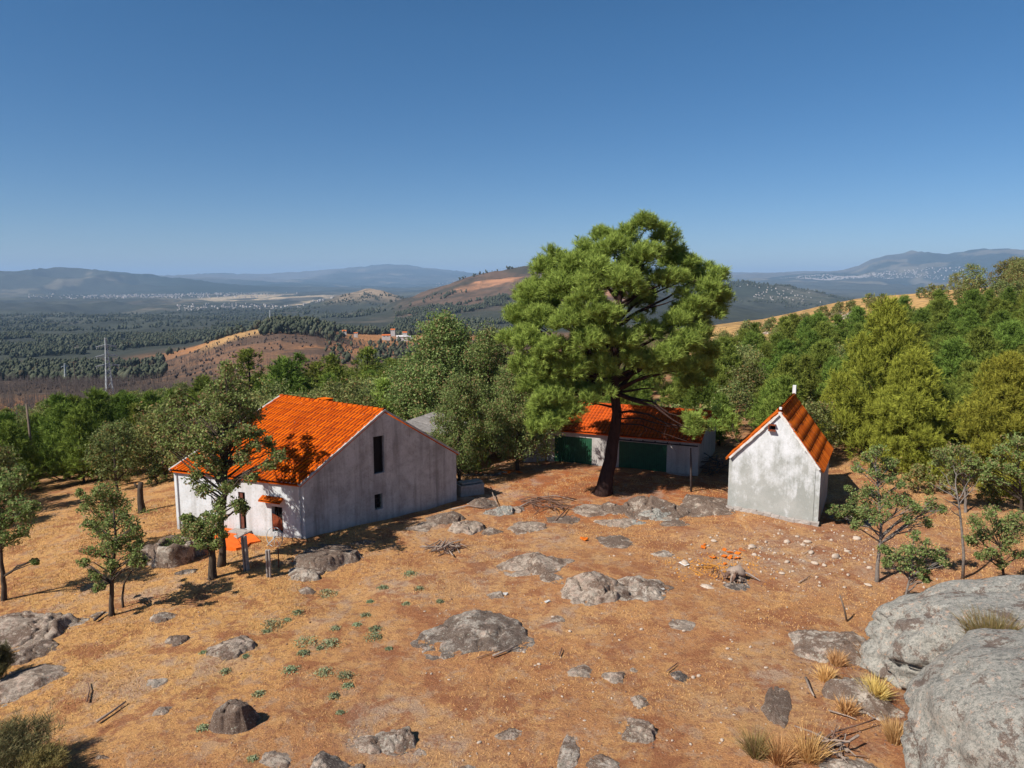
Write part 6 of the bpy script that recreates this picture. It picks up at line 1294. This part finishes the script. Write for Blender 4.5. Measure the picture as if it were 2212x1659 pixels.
far_house(846, 716, 9, 6, 'far_roof', 'far house with orange roof just above the orange building'); far_house(872, 722, 9, 6, 'far_roof', 'far orange roofed house at the top right of the white halls'); far_house(866, 731, 24, 7, 'white_hall', 'long white hall in the settlement', name='white_hall', cat='hall'); far_house(884, 730, 12, 5, 'white_hall', 'smaller white hall joined at the right of the long one', name='white_hall', cat='hall')
far_house(700, 735, 7, 5, 'town', 'small white hut below the dark trees of the shoulder'); far_house(708, 728, 10, 4, 'town', 'white shed right of the small white hut on the shoulder')
# towns far off: too many houses to count
def town(name, n, fn, label, seed, hs=9):
    g = np.random.default_rng(seed); xd, r = fn(g, n); a = np.arctan((xd - 1106) * S / F_PX * .99); x, y = np.sin(a)*r, np.cos(a)*r; z = H(x, y); mb = MB()
    for i in range(n):
        w, d, h = g.uniform(.8, 2.2) * hs, g.uniform(.8, 1.6) * hs, g.uniform(.7, 1.6) * hs; th = g.uniform(0, 3.1); ax = (np.array([math.cos(th), math.sin(th), 0]), np.array([-math.sin(th), math.cos(th), 0]), Z); mb.box((x[i], y[i], z[i] + h/2 - 2), (w, d, h + 4), ax)
    o = mb.build(name, M['town']); return tag(o, label, kind='stuff')
town('town', 520, lambda g, n: (np.clip(g.normal(330, 120, n), 60, 640), g.uniform(7600, 9200, n)), 'pale town spread along the foot of the left mountain', 51, 8)
town('town', 700, lambda g, n: (np.concatenate([g.normal(1820, 50, n//2), g.uniform(1690, 2080, n - n//2)]), g.uniform(13300, 14000, n)), 'white town climbing the slope of the right mountains', 52, 9)
town('town', 200, lambda g, n: (g.uniform(380, 720, n), g.uniform(4200, 5200, n)), 'scattered white houses over the valley floor', 53, 6)
town('town', 60, lambda g, n: (np.clip(g.normal(1680, 40, n), 1600, 1800), g.uniform(3700, 4100, n)), 'white houses on the long low hill', 54, 3.2)
town('town', 110, lambda g, n: (g.uniform(940, 1090, n), g.uniform(15000, 17500, n)), 'far white houses at the mountain foot left of the burnt hill', 55, 12)

# ------------------------------------------------------------------ haze
HT = float(Z_.max()) + 5
hb_ = MB(); hb_.box((0, 16500, (float(Z_.min()) - 1 + HT) / 2), (57000, 51500, HT - float(Z_.min()) + 1)); hm_ = bpy.data.materials.new('haze'); hm_.use_nodes = True; nt = hm_.node_tree; nt.nodes.clear()
vo = nt.nodes.new('ShaderNodeVolumePrincipled'); vo.inputs['Color'].default_value = (.45, .68, 1, 1); vo.inputs['Density'].default_value = 5.0e-5; vo.inputs['Anisotropy'].default_value = 0.0
out = nt.nodes.new('ShaderNodeOutputMaterial'); nt.links.new(vo.outputs[0], out.inputs['Volume']); hz_o = hb_.build('haze', hm_); tag(hz_o, 'blue distance haze', kind='stuff')
